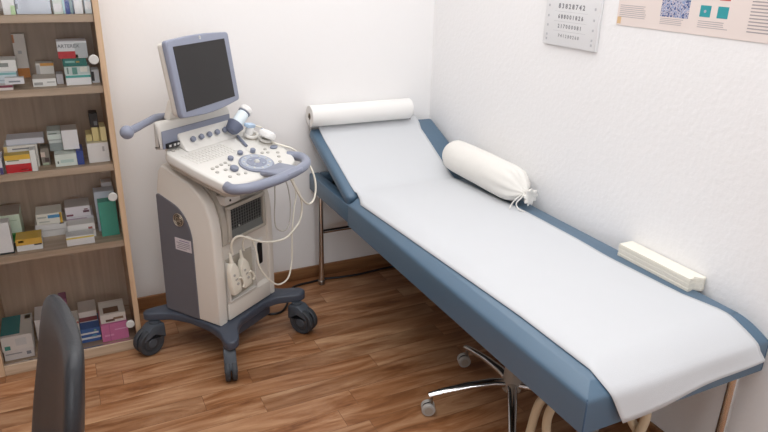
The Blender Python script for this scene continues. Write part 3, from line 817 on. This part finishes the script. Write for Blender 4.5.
# ------------------------------------------------------------------ rolling stool
M_SWHEEL = mat('stool_wheel', '#aeaaa5', .5)
st = thing('rolling_stool', 'rolling stool with five chrome legs standing under the blue couch', 'stool', (-.353, -1.29, 0))
b = MB(); b.lathe([(0, .085), (.034, .085), (.036, .10), (.032, .165), (.024, .22), (.024, .30), (0, .30)], M_GASLIFT); b.build('gas_lift', st)
b = MB(); b.lathe([(0, .37), (.15, .37), (.165, .38), (.168, .41), (.155, .428), (0, .435)], M_LEATHER, seg=40); b.lathe([(0, .30), (.06, .33), (.09, .3695), (0, .3695)], M_BLACKM); b.build('seat', st)
for k in range(5):
    a = math.radians(162-72*k); d = Vector((math.cos(a), math.sin(a), 0))
    b = MB(); b.tube([d*.025+Vector((0, 0, .112)), d*.07+Vector((0, 0, .117)), d*.16+Vector((0, 0, .110)), d*.25+Vector((0, 0, .094)), d*.305+Vector((0, 0, .080))], [.019, .0185, .016, .014, .012], M_CHROME, seg=14, flat=.8)
    lg = b.build('leg', st)
    b = MB(); c0 = d*.295; n_ = Vector((-d.y, d.x, 0)); n_ = Vector((-.45+.1*k, -1, 0)).normalized()
    b.cyl(c0+Vector((0, 0, .045)), c0+Vector((0, 0, .078)), .006, M_STEEL, seg=10)
    w0 = c0+n_.cross(Vector((0, 0, 1)))*.010+Vector((0, 0, .0255))
    for s in (-1, 1):
        b.cyl(w0+n_*s*.004, w0+n_*s*.020, .025, M_SWHEEL, seg=24, bev=.004)
        b.cyl(w0+n_*s*.0198, w0+n_*s*.0215, .015, M_GASLIFT, seg=20)
    b.cyl(w0-n_*.004, w0+n_*.004, .021, M_BLACKM, seg=20)
    b.build('caster', lg)

# cream tubular step stool under the foot end
sp_ = thing('step_stool', 'cream tubular step stool under the foot end of the couch', 'step stool', (0, 0, 0))
b = MB(); b.tube(smooth_path([(-.50, -1.555, .0), (-.50, -1.576, .16), (-.500, -1.594, .262), (-.487, -1.605, .300), (-.455, -1.625, .312), (-.35, -1.70, .312), (-.300, -1.742, .30), (-.278, -1.762, .255), (-.262, -1.785, .20), (-.235, -1.82, 0)], 5), .0138, M_CREAM, seg=12); b.build('tube_frame', sp_)
b = MB(); b.tube(smooth_path([(-.485, -1.650, .0), (-.494, -1.646, .16), (-.500, -1.642, .255), (-.485, -1.650, .315), (-.455, -1.668, .340), (-.34, -1.755, .352), (-.295, -1.795, .345), (-.278, -1.802, .31), (-.284, -1.790, .22), (-.31, -1.76, 0)], 5), .0138, M_CREAM, seg=12); b.build('tube_frame', sp_)
b = MB(); b.box(-.14, .14, -.06, .06, 0, .02, M_BLACKM, bev=.006, M=Matrix.Translation((-.395, -1.690, .366)) @ Matrix.Rotation(math.radians(-38), 4, 'Z')); b.build('tread', sp_)

# ------------------------------------------------------------------ black chair, foreground
ch = thing('office_chair', 'black leather office chair standing in front of the shelf cabinet', 'chair', (-1.912, -1.624, 0), math.atan2(.40, -.048)-PI/2)
# local: x axis -> right of sitter?  seat faces -x (away from backrest)
b = MB(); rings = []
NS = 40
zs_ = [0, .03, .10, .2, .3, .4, .5, .6, .7, .78, .85, .90, .94, .97, .99, 1.0]
for v in zs_:
    w = .185+.012*math.sin(min(1, v/.6)*PI)
    if v > .6: w -= .045*((v-.6)/.4)**2.2
    th = .038+.010*(1-v)
    k = 1
    if v > .92: k = math.sqrt(max(.0, 1-((v-.92)/.08)**2))*.6+.4
    if v < .03: k = .8
    xr_ = .218+.17*(.395*v-.395)+.006*math.sin(v*PI)
    row = []
    for i in range(NS):
        a = i*2*PI/NS; ca, sa = math.cos(a), math.sin(a)
        px_ = math.copysign(abs(ca)**.55, ca)*th/2*k; py_ = math.copysign(abs(sa)**.35, sa)*(w-.02*(1-k))
        row.append(b.bm.verts.new((xr_-th/2+px_-.025*(py_/.2)**2, py_, .465+.395*v)))
    rings.append(row)
fs = []
for A, Bq in zip(rings, rings[1:]):
    for k in range(NS): fs.append(b.bm.faces.new((A[k], A[(k+1) % NS], Bq[(k+1) % NS], Bq[k])))
fs.append(b.bm.faces.new(rings[0][::-1])); fs.append(b.bm.faces.new(rings[-1]))
b._fin(fs, M_LEATHER, True)
b.build('backrest', ch, sharp=60)
b = MB(); b.prism(rounded([(-.23, -.23), (.105, -.22), (.105, .22), (-.23, .23)], .06, 5), 'z', .42, .49, M_LEATHER, bev=.02, seg=4); b.build('seat', ch)
b = MB(); b.tube(smooth_path([(.05, 0, .40), (.15, 0, .40), (.20, 0, .405), (.215, 0, .44), (.195, 0, .50)], 5), .018, M_BLACKM, flat=1.4); b.build('back_bracket', ch)
b = MB(); b.cyl((0, 0, .08), (0, 0, .419), .028, M_BLACKM); b.box(-.1, .1, -.08, .08, .395, .419, M_BLACKM, bev=.004); b.build('column', ch)
for k in range(5):
    a = math.radians(20+72*k); d = Vector((math.cos(a), math.sin(a), 0))
    b = MB(); b.tube([d*.02+Vector((0, 0, .10)), d*.15+Vector((0, 0, .098)), d*.29+Vector((0, 0, .075))], [.022, .019, .014], M_BLACKM, seg=10)
    lg = b.build('leg', ch)
    b = MB(); n_ = Vector((-d.y, d.x, 0)); b.cyl(d*.285+Vector((0, 0, .04)), d*.285+Vector((0, 0, .075)), .006, M_STEEL, seg=10)
    for s in (-1, 1): b.cyl(d*.285+n_*s*.003+Vector((0, 0, .027)), d*.285+n_*s*.022+Vector((0, 0, .027)), .0265, M_BLACK, seg=20, bev=.003)
    b.build('caster', lg)

# ------------------------------------------------------------------ eye chart and poster on right wall (facing -X)
def wallM(y, z, off=0): return Matrix.Translation((-off, y, z)) @ Matrix.Rotation(-PI/2, 4, 'Z') @ Matrix.Rotation(PI/2, 4, 'X')
M_CHART = mat('chart_white', '#e9e9ea', .5, var=.005); M_PRINT = mat('print_black', '#7d7d82', .6); M_PRINTL = mat('print_light', '#c2c2c6', .6)
M_CEDGE = mat('chart_edge', '#c9c9c8', .5)
t = thing('eye_chart', 'white eye test chart with rows of numbers on the right wall', 'eye chart', (0, 0, 0))
b = MB(); b.box(-.012, -.0005, -1.117, -.838, 1.243, 1.62, M_CHART, bev=.002); b.build('board', t)
for (tx, sz, z_, bd) in (('8 3 8 2 8 7 4 2', .023, 1.380, .0006), ('6 8 8 0 0 1 8 2 6', .0195, 1.344, .0005), ('2 1 7 0 0 0 0 8 1', .0185, 1.311, .0003), ('7 4 1 2 8 0 2 6 0', .0165, 1.278, 0), ('3 8 7 1 0 4 6', .027, 1.423, .0006), ('6 0 2 8 3', .036, 1.475, .0006), ('4 7 0', .055, 1.545, 0)):
    b = MB(); b.text(tx, sz, M_PRINT, wallM(-.976, z_, .0123), bold=bd); b.build('number_row', t)
b = MB()
for z in (1.380, 1.344, 1.311, 1.278, 1.262):
    for y in (-.858, -1.095): b.box(-.0124, -.0121, y-.004, y+.004, z-.004, z+.004, M_PRINTL)
for z in (1.362, 1.328, 1.295): b.box(-.0123, -.0121, -1.06, -.89, z-.0004, z+.0004, M_PRINTL)
b.build('margin_marks', t)
M_POST = mat('poster_paper', '#e9dcd6', .6, var=.015, vscale=3); M_TEAL = mat('poster_teal', '#2f9ba3', .6); M_TXT = mat('poster_text', '#b9b1b2', .6)
M_TXTD = mat('poster_text_dark', '#a8a0a1', .6); M_RED = mat('poster_red', '#d0545a', .6); M_PINK = mat('poster_pink', '#e3a9a3', .6); M_GOLD = mat('poster_gold', '#dcb98c', .6)
m = bpy.data.materials.new('poster_speckle'); m.use_nodes = True; nt = m.node_tree
tc = nt.nodes.new('ShaderNodeTexCoord'); vo = nt.nodes.new('ShaderNodeTexNoise'); vo.inputs['Scale'].default_value = 170
nt.links.new(tc.outputs['Object'], vo.inputs['Vector'])
rp = nt.nodes.new('ShaderNodeValToRGB'); rp.color_ramp.interpolation = 'CONSTANT'
rp.color_ramp.elements[0].color = lin('#4a5f92'); rp.color_ramp.elements[1].position = .47; rp.color_ramp.elements[1].color = lin('#d3c9cf')
x = rp.color_ramp.elements.new(.56); x.color = lin('#8fa0c4')
nt.links.new(vo.outputs['Fac'], rp.inputs[0]); nt.links.new(rp.outputs[0], nt.nodes['Principled BSDF'].inputs['Base Color'])
t = thing('wall_poster', 'wide pale pink information poster with teal squares on the right wall', 'poster', (0, 0, 0))
b = MB(); b.box(-.0022, -.0004, -2.15, -1.186, 1.340, 1.95, M_POST); b.build('sheet', t)
b = MB()
def pr(y0, y1, z0, z1, mm): b.box(-.0026, -.0021, min(y0, y1), max(y0, y1), z0, z1, mm)
pr(-1.36, -1.462, 1.380, 1.50, m)
for z0, z1 in ((1.390, 1.421),): 
    pr(-1.499, -1.534, z0, z1, M_TEAL); pr(-1.556, -1.590, z0, z1, M_TEAL)
pr(-1.499, -1.534, 1.437, 1.468, M_PINK); pr(-1.556, -1.590, 1.437, 1.468, M_RED)
pr(-1.499, -1.534, 1.484, 1.515, M_RED); pr(-1.556, -1.590, 1.484, 1.515, M_TEAL)
pr(-1.189, -1.205, 1.345, 1.366, M_GOLD)
for (y0, y1, z0, z1, mm, st_) in ((-1.195, -1.312, 1.366, 1.405, M_TXT, .0058), (-1.362, -1.460, 1.359, 1.375, M_TXT, .005), (-1.498, -1.600, 1.361, 1.383, M_TXT, .0055), (-1.655, -1.83, 1.362, 1.62, M_TXTD, .0085), (-1.88, -2.10, 1.362, 1.75, M_TXT, .0085), (-1.195, -1.33, 1.45, 1.62, M_TXT, .0075)):
    z = z0; 
    while z < z1:
        e = rnd.uniform(0, .02); pr(y0, y1+e, z, z+st_*.38, mm); z += st_
b.cyl((-.0027, -1.516, 1.405), (-.0031, -1.516, 1.405), .004, M_DISC, seg=12)
for i in range(3): pr(-1.22, -2.0, 1.70+i*.07, 1.73+i*.07, M_TXT)
b.build('printed_blocks', t)

# ------------------------------------------------------------------ cartons on the shelves
PAL = {}
def pc(h):
    if h not in PAL:
        v = [int(h[i:i+2], 16) for i in (1, 3, 5)]
        g = '#%02x%02x%02x' % tuple(min(242, int(c*(1.10 if min(v) > 150 else 1.05))) for c in v)
        PAL[h] = mat('card_'+h.strip('#'), g, .55, var=.02)
    return PAL[h]
GR = {0: 'boxes on the top visible shelf', 1: 'boxes on the second shelf', 2: 'boxes on the third shelf', 3: 'boxes on the fourth shelf', 4: 'boxes on the cabinet bottom'}
def carton(sh, x0, x1, z0, z1, yf, dep, col, label, front=(), top=(), side=(), rz=0, name='medicine_box', txt=(), tilt=0, cat='box'):
    """front decals (u0,u1,v0,v1,col) in 0..1; top decals likewise (v = depth)"""
    w, h = x1-x0, z1-z0
    b = MB(); b.box(-w/2, w/2, 0, dep, 0, h, pc(col), bev=.0006, seg=1)
    e = .0004
    for (u0, u1, v0, v1, c) in front: b.box(-w/2+u0*w, -w/2+u1*w, -e, .0003, v0*h, v1*h, pc(c))
    for (u0, u1, v0, v1, c) in top: b.box(-w/2+u0*w, -w/2+u1*w, v0*dep, v1*dep, h-.0003, h+e, pc(c))
    for (u0, u1, v0, v1, c) in side: b.box(w/2-.0003, w/2+e, u0*dep, u1*dep, v0*h, v1*h, pc(c))
    for (s, size, u, v, c) in txt:
        b.text(s, size, pc(c), Matrix.Translation((-w/2+u*w, -e-.0002, v*h)) @ Matrix.Rotation(PI/2, 4, 'X'), bold=.0002)
    o = b.build(name, loc=((x0+x1)/2, yf, z0), rot=(tilt, 0, rz))
    return tag(o, label, cat, GR[sh])
W = '#dedddb'
Z0, Z1, Z2, Z3, Z4 = [z+.0006 for z in ZS]
TL = '#b9b7b5'
# top visible shelf
carton(0, -1.800, -1.765, Z0, Z0+.16, -.318, .09, '#dfe2da', 'slim white box with pale green corner, leftmost on the top visible shelf', [(.62, 1, 0, .18, '#b7d3a0'), (.1, .7, .3, .4, TL), (.3, .85, .38, .45, '#9a9fa4')])
carton(0, -1.762, -1.659, Z0, Z0+.20, -.300, .12, '#c6cdd8', 'wide pale bluish box, the widest on the top visible shelf', [(0, .05, .08, .16, '#7c8288')])
carton(0, -1.654, -1.624, Z0, Z0+.17, -.312, .10, '#ccd5cb', 'narrow pale green box right of the wide bluish box', [(.1, .9, .04, .2, '#e2e8de'), (0, .06, 0, 1, '#5e665e')])
carton(0, -1.6225, -1.6165, Z0, Z0+.12, -.305, .10, '#b7d8dd', 'very thin pale cyan box beside the blue and pink one')
carton(0, -1.6155, -1.602, Z0, Z0+.15, -.308, .10, '#b59cc2', 'narrow box with royal blue bottom and pinkish violet top', [(0, 1, 0, .30, '#26408e'), (0, .2, .32, 1, '#cfa084')])
carton(0, -1.601, -1.590, Z0, Z0+.14, -.306, .10, '#7f9a9a', 'narrow grey-green box between the blue one and a white one', [(.7, 1, 0, 1, '#34496b')])
carton(0, -1.588, -1.562, Z0, Z0+.16, -.312, .10, '#e6e7ea', 'plain white upright box, second from the right on the top visible shelf')
carton(0, -1.555, -1.534, Z0, Z0+.16, -.308, .10, '#cdd4d6', 'light grey upright box at the right end of the top visible shelf', [(.1, .9, .1, .25, '#dfe5e4')])
# shelf 1
carton(1, -1.803, -1.762, Z1, Z1+.158, -.072, .030, '#dcd7d0', 'tall upright white box with orange foot at the back of the shelf', [(0, 1, 0, .22, '#d48b3f'), (.0, .16, .8, .98, '#c98b5b'), (.3, .6, .55, .62, TL)], tilt=0)
carton(1, -1.930, -1.812, Z1, Z1+.018, -.320, .12, '#d8d0cc', 'flat box with a maroon stripe, lowest in the left stack beside the shelf edge', [(0, 1, .5, .95, '#7a3148')])
carton(1, -1.905, -1.797, Z1+.0185, Z1+.056, -.285, .11, '#c7d0d4', 'pale grey-blue box with a teal line, middle of the left stack', [(0, 1, .72, .92, '#7fb3b3'), (0, 1, .2, .3, '#aab4bd')])
carton(1, -1.900, -1.793, Z1+.0565, Z1+.094, -.280, .10, '#deded9', 'white box with a grey imprint, top of the left stack', [(.52, .78, .4, .75, '#8b8f8b'), (.3, .31, 0, 1, '#b7b7b5')])
carton(1, -1.833, -1.776, Z1+.0185, Z1+.040, -.319, .030, '#d9dadd', 'small flat white box lying in front of the left stack on the maroon-striped one', [(.2, .8, .3, .55, '#8b9096')])
carton(1, -1.752, -1.679, Z1, Z1+.027, -.285, .10, '#dfddd8', 'low white open-lidded box lying in the middle of the shelf', [(.05, .42, .2, .55, '#9b9b98'), (.6, .95, .45, .62, '#b4b4b0')], [(0, 1, 0, 1, '#c6bfb6')])
carton(1, -1.738, -1.680, Z1, Z1+.065, -.180, .06, '#cfcac3', 'open white box with an orange top edge behind the low white box', [(.25, 1, .85, 1, '#d59a4a'), (0, .2, .2, .9, '#a9a6a3')])
carton(1, -1.677, -1.655, Z1, Z1+.034, -.250, .07, '#b5b3b4', 'small grey box between the low white box and the teal-striped stack')
carton(1, -1.647, -1.566, Z1, Z1+.036, -.290, .11, '#e2e4e2', 'white box with teal stripe, lowest in the right stack', [(0, 1, .72, .95, '#4ba79f'), (.1, .9, .95, 1, '#cfe6e4')])
carton(1, -1.648, -1.566, Z1+.0365, Z1+.064, -.286, .10, '#b8c6c1', 'grey and teal box, second from the bottom of the right stack', [(.1, .16, .1, .9, '#69857c'), (.3, .5, .0, .9, '#5d9186'), (.62, .9, .3, .9, '#d7d9cf')])
carton(1, -1.649, -1.573, Z1+.0645, Z1+.092, -.283, .10, '#1f6f66', 'dark teal box under the red and white one', [(.1, .5, .45, .7, '#7fb0a8'), (.55, .7, .45, .65, '#a58e4b')])
carton(1, -1.660, -1.565, Z1+.0925, Z1+.150, -.286, .09, '#c9cccd', 'white and red box with grey lettering, top of the right stack', [(0, .58, 0, .42, '#b3262f'), (.58, .66, 0, .22, '#7f8a5c'), (.58, 1, .03, .9, '#aab0b2')], [(0, 1, 0, 1, '#d9d8e0')], txt=[('ARTEREX', .0165, .38, .72, '#5e686b')])
carton(1, -1.562, -1.537, Z1, Z1+.047, -.262, .06, '#c9ccd0', 'black and white box right of the teal-striped stack', [(.0, .35, .15, .85, '#26292c')])
# shelf 2
carton(2, -1.925, -1.889, Z2, Z2+.060, -.318, .09, '#d9d7dd', 'small white box with violet corner at the left shelf end', [(.7, 1, 0, .4, '#4b4176')])
carton(2, -1.879, -1.800, Z2, Z2+.064, -.318, .045, '#dedad3', 'box with red, white and yellow bands at the front of the third shelf', [(0, 1, .02, .50, '#c4161f'), (0, 1, .74, 1, '#e0b638'), (.08, .55, .68, .73, '#6b7a49'), (.58, .88, .12, .16, '#e9b0a8')], [(0, 1, 0, 1, '#d6b650')])
carton(2, -1.799, -1.781, Z2, Z2+.078, -.318, .05, '#dcdcd8', 'narrow upright white box against the red-banded box')
carton(2, -1.880, -1.775, Z2, Z2+.082, -.262, .10, '#d5d2ca', 'white box with a row of dark print above the red-banded box', [(.25, .85, .84, .9, '#77777d'), (0, .1, .6, 1, '#d8bd7a')])
carton(2, -1.870, -1.750, Z2+.0825, Z2+.104, -.250, .09, '#c4c6cc', 'pale grey flat box, top of the left stack on the third shelf', [(0, .8, .05, .12, '#9a9fae')])
carton(2, -1.768, -1.740, Z2, Z2+.062, -.255, .07, '#8b8378', 'small dark colourful leaflet pack between the stacks', [(0, .5, .5, .8, '#c9b9ad'), (.4, .9, .2, .45, '#5a4a48'), (.1, .8, .02, .15, '#aab79d')], name='leaflet_pack', cat='leaflet pack')
carton(2, -1.724, -1.652, Z2, Z2+.044, -.292, .10, '#d3dcd4', 'pale green box lying under the tall white one', [(.1, .16, .25, .45, '#5a7068'), (.25, .85, .3, .55, '#b8cdc6')])
carton(2, -1.651, -1.628, Z2, Z2+.052, -.292, .10, '#24408c', 'royal blue box end beside the pale green one')
carton(2, -1.690, -1.637, Z2+.0525, Z2+.125, -.262, .09, '#e0dfdc', 'tall plain white box on top of the pale green and blue ones', (), [(0, 1, 0, 1, '#a9a39d')])
carton(2, -1.735, -1.692, Z2+.045, Z2+.085, -.235, .09, '#8f9896', 'grey box in the stack left of the tall white box', [(0, 1, .75, 1, '#bfc7c4')])
carton(2, -1.737, -1.692, Z2+.0855, Z2+.120, -.235, .09, '#a7b0ab', 'grey-green box with a light band, topmost left of the tall white box', [(0, 1, .1, .6, '#ccd6d0'), (.1, .7, .65, .75, '#56695f')])
carton(2, -1.612, -1.540, Z2, Z2+.074, -.285, .10, '#dad8d5', 'squarish white box at the right end of the third shelf', [(.7, .8, .55, .8, '#aaa7a6')], [(0, 1, 0, 1, '#c8c3ae')])
carton(2, -1.588, -1.564, Z2+.075, Z2+.127, -.262, .08, '#d8c88e', 'cream yellow box on the white one, left of its twin', [(.85, 1, 0, 1, '#b3a36a')])
carton(2, -1.562, -1.540, Z2+.075, Z2+.127, -.262, .08, '#dccd97', 'cream yellow box next to the cabinet side', [(0, .12, 0, 1, '#b3a36a')])
carton(2, -1.590, -1.562, Z2+.1275, Z2+.178, -.262, .07, '#1d1e21', 'black box standing on the cream yellow boxes', [(.45, .85, .15, .45, '#65686c')])
carton(2, -1.610, -1.590, Z2+.075, Z2+.100, -.255, .08, '#cdbf86', 'low yellowish box left of the cream pair')
# shelf 3
carton(3, -2.008, -1.908, Z3+.006, Z3+.122, -.298, .05, '#e0e0e3', 'large blank white box at the left front of the fourth shelf', (), ())
carton(3, -2.008, -1.906, Z3, Z3+.005, -.300, .09, '#24302f', 'thin black folder lying under the blank white box', name='flat_folder', cat='folder')
carton(3, -1.990, -1.878, Z3+.0, Z3+.112, -.190, .12, '#c7d6c2', 'pale green box with dark green swoosh behind the blank white box', [(.62, .97, .02, .28, '#2f8a3c'), (.55, .95, .28, .34, '#6aa964'), (.58, .63, .45, .62, '#1e2a24'), (.1, .9, .78, .8, '#9db498')], [(0, 1, 0, 1, '#a59a8c')])
carton(3, -1.898, -1.812, Z3, Z3+.046, -.292, .08, '#e1dfda', 'yellow-topped white box right of the blank white box', [(0, 1, .5, 1, '#dcb04a'), (.68, .97, .38, .5, '#3d3a3c'), (.1, .3, .75, .9, '#5a5340')], [(0, 1, 0, 1, '#e0b955')])
carton(3, -1.838, -1.722, Z3, Z3+.028, -.180, .13, '#d7d6d4', 'long white box, lowest in the middle stack of the fourth shelf', [(0, 1, .9, 1, '#b5b3b1')])
carton(3, -1.832, -1.720, Z3+.0285, Z3+.055, -.185, .12, '#d9d8d6', 'white box with a small dark mark, middle of the middle stack', [(.75, .9, .78, .95, '#2c3040')], [(0, 1, 0, 1, '#bdb5ab')])
carton(3, -1.825, -1.735, Z3+.0555, Z3+.098, -.190, .10, '#d9d9cf', 'white box with blue and yellow marks, top of the middle stack', [(.45, .95, .55, .85, '#4d93c4'), (.9, 1, 0, 1, '#e0b44a'), (.05, .4, .6, .75, '#aab0a8'), (.1, .5, .2, .3, '#aab0a8')])
carton(3, -1.731, -1.634, Z3, Z3+.037, -.310, .06, '#e6e4dc', 'white box with a yellow line at the front of the right stack', [(0, 1, .72, .88, '#d8c556')])
carton(3, -1.722, -1.625, Z3, Z3+.058, -.245, .06, '#dcdad6', 'white box with a small red mark behind the yellow-lined one', [(.75, .9, .55, .75, '#9b5a55'), (0, 1, .45, .52, '#bfbdbb')])
carton(3, -1.722, -1.624, Z3, Z3+.066, -.178, .12, '#c9c6c9', 'white box with navy wave and mauve band in the right stack', [(0, 1, .02, .10, '#262c44'), (.35, 1, .10, .22, '#2c3350'), (.7, 1, .22, .32, '#2c3350'), (0, .75, .72, .9, '#a98ea0')])
carton(3, -1.722, -1.632, Z3+.0665, Z3+.108, -.178, .10, '#d3cfd3', 'white box with maroon marks, top of the right stack on the fourth shelf', [(.03, .3, .1, .28, '#7c4353'), (.7, .95, .35, .55, '#5f3345'), (.75, .9, .6, .72, '#7c4353')], [(0, 1, 0, 1, '#b0aca9')])
carton(3, -1.604, -1.540, Z3, Z3+.142, -.262, .05, '#2f9a86', 'upright teal green box beside the cabinet side', (), ())
carton(3, -1.612, -1.538, Z3, Z3+.165, -.200, .06, '#bcc5d0', 'tall pale bluish box standing behind the teal green box', ())
carton(3, -1.578, -1.540, Z3, Z3+.180, -.135, .05, '#d6d6d8', 'tallest white box at the back right of the fourth shelf')
# bottom
carton(4, -2.010, -1.908, Z4, Z4+.040, -.300, .13, '#d6d6d6', 'low white box with grey lettering under the teal-topped box', [(.05, .6, .6, .72, '#9ba0a6'), (.75, .9, .35, .7, '#878f9a')])
carton(4, -2.012, -1.906, Z4+.0405, Z4+.102, -.300, .17, '#dededb', 'white box with teal top and small teal square on its front', [(.08, .26, .08, .36, '#3b9c93'), (.45, .8, .3, .8, '#cfd2d2')], [(0, .62, .1, 1, '#2f8d92'), (.62, 1, 0, 1, '#d5d5cf'), (.75, .95, .75, .95, '#d9bf58')])
carton(4, -1.895, -1.845, Z4, Z4+.110, -.220, .12, '#d2d1cf', 'white box standing behind the black chair back')
carton(4, -1.800, -1.772, Z4, Z4+.165, -.180, .06, '#8e5a78', 'upright purple and white box just right of the chair back', [(.2, .6, .3, .9, '#c9bcc6')])
carton(4, -1.775, -1.738, Z4, Z4+.092, -.250, .09, '#d5d4cc', 'white stacked box left of the blue one', [(0, 1, .45, .5, '#a6a6a0'), (0, 1, .85, .95, '#a8655f')])
carton(4, -1.7365, -1.664, Z4, Z4+.036, -.282, .12, '#2c62ab', 'blue box with a white wave across its front', [(0, 1, .4, .65, '#d7e0ea'), (.55, .8, .55, .85, '#4f9ac4')])
carton(4, -1.7365, -1.664, Z4+.0365, Z4+.062, -.282, .12, '#3466a8', 'blue and white box lying on the blue one', [(0, .9, 0, .3, '#d7e0ea'), (.7, .8, .4, .7, '#7ec4a0')])
carton(4, -1.735, -1.668, Z4+.0625, Z4+.110, -.225, .10, '#cfc9c4', 'white and maroon box, top of the blue stack', [(0, 1, .08, .48, '#7d3a3d')], [(0, 1, 0, 1, '#bdb5ae')])
carton(4, -1.661, -1.560, Z4, Z4+.078, -.308, .13, '#d478ab', 'bright pink carton at the right end of the cabinet bottom', [(.1, .45, .3, .4, '#df9ac0'), (.5, .95, .6, .66, '#e1a6c8'), (.3, .33, 0, 1, '#c2659a')])
carton(4, -1.658, -1.562, Z4+.0785, Z4+.118, -.298, .12, '#d9d5ce', 'white box with brown picture on the pink carton', [(.2, .55, .15, .4, '#5c4434'), (.5, .9, .3, .55, '#8a6d52')], [(.15, .75, .1, .5, '#6e5340'), (0, 1, .85, 1, '#cfc9c1')])
